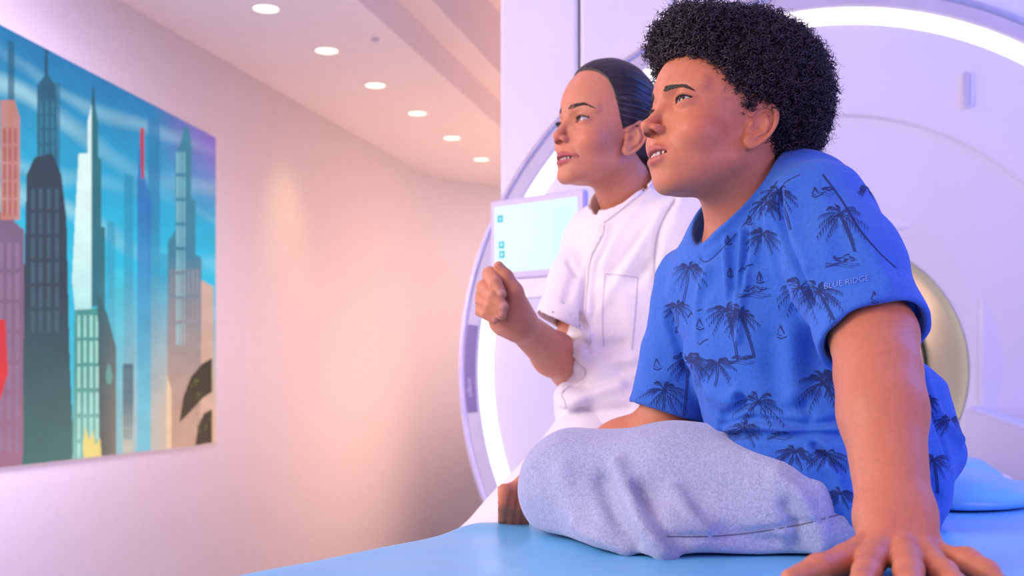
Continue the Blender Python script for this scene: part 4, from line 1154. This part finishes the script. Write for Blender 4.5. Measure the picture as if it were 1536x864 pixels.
# ------------------------------------------------------------------ jersey trousers
def pants_base(x, y, z):
    hip = P(1196, 748, 1.335); knee = P(868, 722, 1.50)
    d = chain(x, y, z, [hip, hip*.5+knee*.5+np.array([0, 0, .006]), knee], [.080, .073, .070], .03)
    d = smin(d, elr(x, y, z, P(1240, 745, 1.40), (.105, .135, .078), TB), .04)
    # shin folded under the thigh
    d = smin(d, chain(x, y, z, [P(850, 735, 1.49), P(940, 800, 1.37), P(1000, 812, 1.325), P(1120, 800, 1.33)], [.062, .042, .040, .036], .02), .03)
    # far leg, hanging over the far edge
    d = smin(d, chain(x, y, z, [P(1150, 740, 1.49), P(990, 718, 1.66), P(868, 722, 1.78)], [.066, .062, .056], .02), .014)
    d = smin(d, chain(x, y, z, [P(868, 722, 1.78), P(834, 900, 1.91), P(834, 1090, 1.91)], [.058, .050, .046], .02), .03)
    bz = f32(.8462)
    m = (y < 1.62)
    d = np.where(m, smax(d, bz-z, .012), d)
    return d
pv, pq = polygonize(pants_base, (-.06, 1.16, .46), (.62, 1.98, 1.06), .007)
pbv = caster(pv, pq)
PF = [([(928, 700), (945, 745), (965, 785), (1002, 832)], .008, .011), ([(905, 720), (925, 775), (950, 812)], -.007, .011), ([(960, 735), (990, 785), (1020, 820)], -.006, .010),
      ([(1010, 735), (1035, 775), (1060, 795)], .005, .010), ([(1165, 715), (1200, 745), (1225, 785), (1228, 815)], .004, .009), ([(1180, 760), (1195, 795), (1192, 822)], -.005, .010),
      ([(1245, 775), (1240, 800), (1228, 822)], .004, .008), ([(1255, 720), (1262, 750), (1250, 790)], -.004, .010), ([(1100, 650), (1160, 672), (1215, 706)], -.003, .012),
      ([(870, 790), (900, 806), (940, 822)], .006, .010), ([(845, 700), (850, 740), (870, 780)], .003, .014), ([(1090, 800), (1120, 812), (1160, 815)], -.004, .012), ([(1000, 805), (1090, 803), (1190, 789), (1258, 772)], -.0022, .004)]
pants_f0 = folded(pants_base, PF, pbv)
pants_f = lambda x, y, z: pants_f0(x, y, z)-f32(.0014)*np.sin(x*52+np.sin(z*37)*2)*np.sin(z*45+np.sin(y*31)*2)
pv, pq = polygonize(pants_f, (-.06, 1.16, .46), (.62, 1.98, 1.06), .0045)
pants = mesh_np('trousers', pv, pq, M['sweat'], boy)
pbv = caster(pv, pq); rs = Ribbons(pbv, .0004)
rs.stroke(smooth_line([(1000, 805), (1090, 803), (1190, 789), (1258, 772)], 10), .0016, False)
rs.build('seam', principled('grey_seam', (.16, .16, .24), .9), pants)
# far foot in a sock
fq, fQ = polygonize(lambda x, y, z: chain(x, y, z, [P(834, 1050, 1.91), P(834, 1130, 1.91), P(760, 1150, 1.85)], [.036, .036, .028], .02), (-.1, 1.7, .28), (.2, 2.0, .65), .007)
mesh_np('sock', fq, fQ, M['white'], boy)
# ------------------------------------------------------------------ the nurse
NUR = dict(skin=(.60, .245, .14), lip=(.44, .10, .10), smile=.22, cornx=7.65, gap=.14, lipw=3.3, lid=.50, liner=.75, browz=4.35, archz=.62, browth=.92, browlen=4.3, eyew=1.62, lidlo=.40, rim=.075, alaz=-1.15, tip=(10.4, 0, -.55), tipr=.80, bridge=(8.3, 0, 3.0), cran=((-.1, 0, 6.0), (9.45, 7.3, 8.8)),
           fold=.20, cheek=(5.45, 3.55, -.9), cheekr=(2.6, 2.25, 2.1), chin=(7.5, 0, -6.9))
NO = np.array([.168, 2.03, 1.463]); NR = frame(31, 7, 0); NS = 1.0
fn_head = head_world(NO, NR, NS, NUR)
n_neck0 = NO+NR@np.array([-.022, 0, -.03]); n_neck1 = P(952, 318, 2.075)
n_shR = P(893, 362, 2.15); n_elR = P(862, 550, 2.08); n_wrR = P(779, 486, 1.87)
n_shL = P(1040, 352, 1.93); n_elL = P(1085, 590, 1.90); n_wrL = P(960, 690, 1.82)
n_chest = P(962, 445, 2.05); n_waist = P(940, 590, 2.04); n_pelvis = P(945, 690, 2.03)
TN = frame(34, -4, 0)
PP = P
def fist(x, y, z):
    YF = .07
    P = lambda a, b, Y: PP(a, b, Y+YF)
    d = chain(x, y, z, [n_wrR, P(770, 476, 1.795), P(767, 458, 1.79)], [.027, .031, .026], .02)
    d = smin(d, cone(x, y, z, P(752, 482, 1.805), P(756, 446, 1.805), .020, .018), .015)
    fing = []
    spec = [((759, 426), (735, 412), (751, 441), 1.80, 1.775, 1.742), ((752, 440), (727, 431), (754, 460), 1.80, 1.77, 1.738), ((747, 454), (720, 447), (752, 471), 1.80, 1.772, 1.741), ((745, 468), (718, 463), (741, 479), 1.80, 1.775, 1.750)]
    for i, (a, b, t, ya, yb, yt) in enumerate(spec):
        r = [.0128, .0130, .0122, .0110][i]
        fing.append(chain(x, y, z, [P(a[0], a[1], ya), P(*b, yb), P((b[0]*.5+t[0]*.5), (b[1]*.55+t[1]*.45), (yb*.4+yt*.6)-.005), P(*t, yt)], [r, r*1.02, r*.90, r*.76], .002))
    dh = fing[0]
    for q in fing[1:]: dh = smin(dh, q, .0012)
    th = chain(x, y, z, [P(779, 470, 1.785), P(771, 438, 1.770), P(759, 415, 1.768), P(748, 399, 1.766)], [.021, .0150, .0112, .0078], .006)
    return smin(smin(d, dh, .004), th, .003)
def nurse_torso(x, y, z):
    t = cone(x, y, z, n_shL*.85+n_shR*.15+np.array([0, 0, -.02]), n_shR*.85+n_shL*.15+np.array([0, 0, -.02]), .048, .048)
    t = smin(t, elr(x, y, z, n_chest, (.085, .135, .16), TN), .05)
    t = smin(t, elr(x, y, z, n_waist, (.08, .11, .13), TN), .05)
    return t
def n_armR(x, y, z): return chain(x, y, z, [n_shR, n_elR, n_elR*.6+n_wrR*.4+np.array([0, 0, -.006]), n_wrR], [.046, .043, .037, .0265], .02)
def n_armL(x, y, z): return chain(x, y, z, [n_shL, n_elL, n_elL*.65+n_wrL*.35, n_wrL], [.045, .036, .034, .025], .02)
def nurse_body(x, y, z):
    d = fn_head(x, y, z)
    d = smin(d, chain(x, y, z, [n_neck0, n_neck0*.4+n_neck1*.6, n_neck1], [.050, .048, .056], .02), .022)
    d = smin(d, nurse_torso(x, y, z), .015)
    d = smin(d, n_armR(x, y, z), .02)
    d = smin(d, n_armL(x, y, z), .02)
    d = smin(d, fist(x, y, z), .012)
    # hand resting on her lap
    a = n_wrL; dv = np.array([-.075, -.03, -.045])
    d = smin(d, cone(x, y, z, a, a+dv*.8, .026, .024), .015)
    for i in range(4):
        o = np.array([0, .016*(i-1.5), .004*(i-1.5)]); d = smin(d, chain(x, y, z, [a+dv*.8+o, a+dv*1.35+o, a+dv*1.75+o+np.array([0, 0, -.012])], [.011, .010, .008], .003), .006)
    return d
nurse = empty('person', (float(n_pelvis[0]), float(n_pelvis[1]), ZFLOOR))
tag(nurse, 'person in white short-sleeved tunic and trousers, raising a fist with thumb up', 'person')
nails = [(P(752, 438, 1.800), None, .0085), (P(755, 458, 1.796), None, .0085), (P(753, 470, 1.799), None, .008), (P(742, 478, 1.808), None, .0075)]
NUR['nails'] = nails
fc_ = P(758, 455, 1.85)
build_body(nurse, nurse_body, (-.06, 1.66, .82), (.48, 2.32, 1.62), .0026, NO, NR, NS, NUR, lambda C: np.linalg.norm(C-fc_, axis=1) < .075)
for sd in (1, -1):
    eyeball('eye', NO, NR, NS, sd, (.90, -.12, .05), nurse); brow('eyebrow', NO, NR, NS, sd, NUR, nurse, 300); lashes('eyelashes', NO, NR, NS, sd, NUR, nurse, 60, .62)
teeth(NO, NR, NS, NUR, nurse, -4.20, 8.55, 2.3)
# sleek hair pulled back to a bun
NT = ([-4, -1, .2, 1.3, 3.4, 6.4, 9.8, 11.3, 12.2, 14], [-3.4, -1.6, .2, .9, 2.3, 3.6, 4.8, 5.9, 7.6, 9.0])
BUN = np.array([-10.6, 0, 4.5])
def nurse_hair(x, y, z):
    ay = np.abs(y)
    d = ell(x, y, z, (-.3, 0, 6.2), (9.75, 7.75, 9.55))
    d = smin(d, ell(x, y, z, (-5.0, 0, 1.5), (4.6, 6.0, 5.0)), 2.0)
    # fine combed grooves that run back to the bun
    v0, v1, v2 = x-f32(BUN[0]), y, z-f32(BUN[2]); an = np.arctan2(v2, np.abs(v1)+.001)
    g = np.sin(an*95+np.sin(an*23)*2)*.028+np.sin(an*41+1)*.035
    d = d-g.astype(f32)*np.clip((x+10)/4, 0, 1)
    hl = hairline(z, NT)
    d = d+f32(.30)*np.exp(-np.clip(hl-x, 0, 9)/.9)
    d = smax(d, (x-hl)*.75, .2)
    d = smax(d, -(z+3.6), .5)
    d = smax(d, -ell(x, ay, z, (-.6, 7.0, -.3), (2.2, 2.6, 2.9)), .3)
    b = ell(x, y, z, BUN, (2.7, 3.3, 3.2))
    b = b+f32(.10)*np.sin(np.arctan2(z-f32(BUN[2]), y)*3+np.sqrt((y)**2+(z-f32(BUN[2]))**2)*5)
    return smin(d, b, .5)
V, Q = polygonize(nurse_hair, (-14.5, -9, -5), (9.9, 9, 16.6), .17)
def hair_mat():
    m, nt, b = nodes('sleek_dark_hair'); N = nt.nodes; L = nt.links
    b.inputs['Base Color'].default_value = (.020, .014, .020, 1); b.inputs['Roughness'].default_value = .36; b.inputs['Specular IOR Level'].default_value = .5
    b.inputs['Anisotropic'].default_value = .5
    return m
M['sleek'] = hair_mat()
nh = mesh_np('hair', V*.01*NS@NR.T+NO, Q, M['sleek'], nurse)
# loose combed strands lying over the cap
def strands():
    n = 520; src = np.stack([np.full(n, 0.), np.zeros(n), np.zeros(n)], 1)
    th = RNG.random(n)*math.pi; yy = 7.0*np.cos(th); zz = 1.5+10.4*np.sin(th)**.8
    xx = np.interp(zz, *NT)-.25
    m = 22; t = np.linspace(0, 1, m)
    p0 = np.stack([xx, yy, zz], 1); p1 = BUN[None]+RNG.normal(size=(n, 3))*np.array([.3, 1.2, 1.2])
    mid = (p0+p1)/2+np.stack([np.zeros(n), yy*.65, np.maximum(zz-4, -2)*.55], 1)
    path = (p0[:, None]*((1-t)**2)[None, :, None]+2*mid[:, None]*(t*(1-t))[None, :, None]+p1[:, None]*(t**2)[None, :, None])
    f = lambda x, y, z: nurse_hair(x, y, z)-f32(.02)
    path = project(f, path.reshape(-1, 3), .6, 5).reshape(n, m, 3)
    V, Q = tube_np(path, np.full((n, m), .028), 3)
    tag(mesh_np('strands', V*.01*NS@NR.T+NO, Q, M['sleek'], nh), kind='stuff')
strands()
# ---- tunic
def tunic_base(x, y, z):
    aR_ = n_armR(x, y, z); aL_ = n_armL(x, y, z)
    d = elr(x, y, z, P(966, 440, 2.06), (.112, .155, .17), TN)
    d = smin(d, nurse_torso(x, y, z)-.007, .01)
    d = smin(d, elr(x, y, z, P(950, 545, 2.05), (.108, .145, .13), TN), .06)
    d = smin(d, elr(x, y, z, P(938, 610, 2.03), (.112, .150, .075), TN), .035)
    d = smin(d, elr(x, y, z, P(945, 690, 2.03), (.112, .155, .11), TN), .05)
    d = smin(d, cone(x, y, z, n_shL+np.array([0, 0, .0]), n_shR+np.array([0, 0, -.005]), .062, .055), .06)
    d = smin(d, cone(x, y, z, P(985, 345, 2.03), P(920, 348, 2.12), .056, .055), .05)
    # cloth bunched above the waist, in front of the raised arm's elbow
    d = smin(d, ell(x, y, z, P(888, 531, 1.985), (.034, .05, .019)), .012)
    d = smin(d, ell(x, y, z, P(868, 597, 1.985), (.034, .05, .021)), .012)
    d = smin(d, ell(x, y, z, P(900, 566, 1.985), (.030, .05, .022)), .012)
    # sleeves
    hR = P(847, 490, 2.02); aR = hR-n_shR; aR /= np.linalg.norm(aR); hn = np.array([-.44, -.03, -.90])
    r = chain(x, y, z, [n_shR, n_shR*.5+hR*.5, hR+aR*.03], [.056, .056, .058], .02)
    r = smin(r, aR_-.0105, .012); RU = r; r = smax(r, plane(x, y, z, hR, hn), .004); hole = np.maximum(np.minimum(aR_-.0035, RU+.006), -plane(x, y, z, hR, hn)-.03)
    r = smax(r, -hole, .003); d = smin(d, r, .014)
    hL = n_shL*.25+n_elL*.75; aL = n_elL-n_shL; aL /= np.linalg.norm(aL)
    l = smin(cone(x, y, z, n_shL, hL+aL*.03, .064, .058), aL_-.008, .012); l = smax(l, plane(x, y, z, hL, aL), .004); l = smax(l, -cone(x, y, z, hL-aL*.05, hL+aL*.1, .052, .053), .003)
    d = smin(d, l, .03)
    # stand collar, open at the front
    ax = n_neck0-n_neck1; ax /= np.linalg.norm(ax); c = P(952, 322, 2.075)
    t_, rr = seg_t(x, y, z, c-ax*.05, c+ax*.2)
    fr = TN[:, 0]; dirf = (x-c[0])*f32(fr[0])+(y-c[1])*f32(fr[1]); lat = (x-c[0])*f32(TN[0, 1])+(y-c[1])*f32(TN[1, 1])
    hgt = plane(x, y, z, c, ax)-(.066-.22*(dirf))
    nk = rr-.069
    d = smax(d, -np.maximum(nk, -.09-plane(x, y, z, c, ax)), .006)
    col_ = np.maximum(np.abs(nk-.001)-.0028, np.maximum(hgt, -.045-plane(x, y, z, c, ax)+.0))
    notch = np.maximum(np.abs(lat+.012)-.013, -dirf)
    col_ = np.maximum(col_, -notch)
    d = smin(d, col_, .006)
    return d
nv_, nq_ = polygonize(tunic_base, (-.02, 1.78, .76), (.50, 2.36, 1.52), .008)
nb = caster(nv_, nq_)
plk = [(903, 338), (902, 352), (893, 368), (882, 392), (878, 430), (874, 470), (879, 492), (883, 505), (880, 520)]
NF = [(plk, -.004, .006), ([(912, 342), (908, 366), (894, 392), (887, 432), (884, 470)], .004, .006), ([(906, 334), (925, 320), (950, 300), (975, 280)], -.004, .004),
      ([(882, 505), (866, 520), (856, 534), (862, 545), (873, 552)], .008, .010), ([(884, 530), (900, 520), (930, 515)], -.005, .010), ([(875, 552), (874, 562), (862, 572), (848, 578)], -.007, .009),
      ([(848, 585), (840, 596), (850, 606), (880, 596), (930, 580)], .007, .011), ([(878, 545), (910, 545), (950, 540)], .004, .010), ([(850, 612), (890, 618), (940, 612)], -.005, .010),
      ([(990, 320), (960, 370), (930, 420), (900, 470)], .003, .010), ([(975, 330), (950, 370), (915, 410)], -.003, .009), ([(1005, 330), (985, 380), (955, 420)], -.003, .010), ([(960, 310), (925, 360), (905, 400)], .003, .010),
      ([(1012, 300), (988, 345), (981, 400), (988, 445)], -.004, .006), ([(1022, 305), (998, 350), (992, 400)], .003, .010), ([(870, 395), (858, 420), (850, 450)], -.003, .009), ([(852, 390), (858, 402), (866, 410)], -.004, .006), ([(905, 430), (940, 450), (945, 490)], .002, .015),
      ([(930, 560), (960, 580), (985, 585)], -.004, .012), ([(900, 560), (940, 565), (980, 560)], .003, .012)]
tun0 = folded(tunic_base, NF, nb)
tun = lambda x, y, z: tun0(x, y, z)-f32(.0013)*np.sin(x*60+np.sin(z*37)*2)*np.sin(z*48+np.sin(y*31)*2)
nv_, nq_ = polygonize(tun, (-.02, 1.78, .76), (.50, 2.36, 1.52), .0042)
tunic = mesh_np('tunic', nv_, nq_, M['white'], nurse)
nb = caster(nv_, nq_); rs = Ribbons(nb, .0006)
M['seam_w'] = principled('white_stitching', (.58, .54, .68), .9)
for pts in ([(908, 411), (930, 413), (957, 416)], [(957, 416), (953, 470), (948, 525)], [(908, 411), (904, 470), (906, 520)], [(1012, 298), (988, 345), (981, 400), (988, 445)], [(906, 334), (925, 320), (950, 300), (975, 280), (988, 266)]):
    rs.stroke(smooth_line(pts, 8), .0022, False)
edge = [q+np.array([0, -.001, 0]) for q in cast_line(nb, smooth_line([(905, 338), (903, 352), (894, 368), (884, 392), (880, 430), (877, 470), (881, 492), (885, 507), (880, 520), (868, 522), (860, 534), (864, 546), (875, 553), (876, 563), (864, 573), (851, 580), (842, 593), (848, 606), (846, 630)]), 4)]
runs = [[edge[0]]]
for q in edge[1:]:
    if np.linalg.norm(q-runs[-1][-1]) < .03: runs[-1].append(q)
    else: runs.append([q])
VV, QQ, o_ = [], [], 0
for r_ in runs:
    if len(r_) > 3:
        v_, q_ = tube_np(np.array(r_)[None], np.full((1, len(r_)), .0022), 8); VV.append(v_); QQ.append(q_+o_); o_ += len(v_)
mesh_np('placket_edge', np.concatenate(VV), np.concatenate(QQ), M['white'], tunic)
rs.build('stitching', M['seam_w'], tunic)
# ---- trousers and shoes
def slacks(x, y, z):
    d = elr(x, y, z, P(945, 700, 2.03), (.108, .15, .095), TN)
    k1, k2 = P(722, 850, 1.95), P(800, 860, 2.20)
    d = smin(d, chain(x, y, z, [P(893, 680, 1.99), k1], [.088, .070], .02), .03)
    d = smin(d, chain(x, y, z, [P(925, 700, 2.10), k2], [.090, .066], .02), .03)
    for k, s_ in ((k1, 0), (k2, .0)):
        f_ = k*np.array([1, 1, 0])+np.array([.02, -.02, ZFLOOR+.10]); d = smin(d, chain(x, y, z, [k, f_], [.064, .055], .02), .03)
    return d-f32(.0016)*np.sin(x*50+np.sin(z*33)*2)*np.sin(z*42+np.sin(y*29)*2)
V, Q = polygonize(slacks, (-.25, 1.75, ZFLOOR), (.5, 2.4, 1.1), .008)
mesh_np('trousers', V, Q, M['white'], nurse)
for k in (P(722, 850, 1.95), P(800, 860, 2.20)):
    a = k*np.array([1, 1, 0])+np.array([.02, -.02, ZFLOOR])
    V, Q = polygonize(lambda x, y, z: smax(chain(x, y, z, [a+np.array([.03, 0, .045]), a+np.array([-.10, -.05, .030]), a+np.array([-.16, -.08, .025])], [.046, .042, .034], .03), (f32(ZFLOOR+.001)-z), .01), a-np.array([.3, .25, .01]), a+np.array([.15, .15, .12]), .008)
    mesh_np('shoe', V, Q, M['white'], nurse)
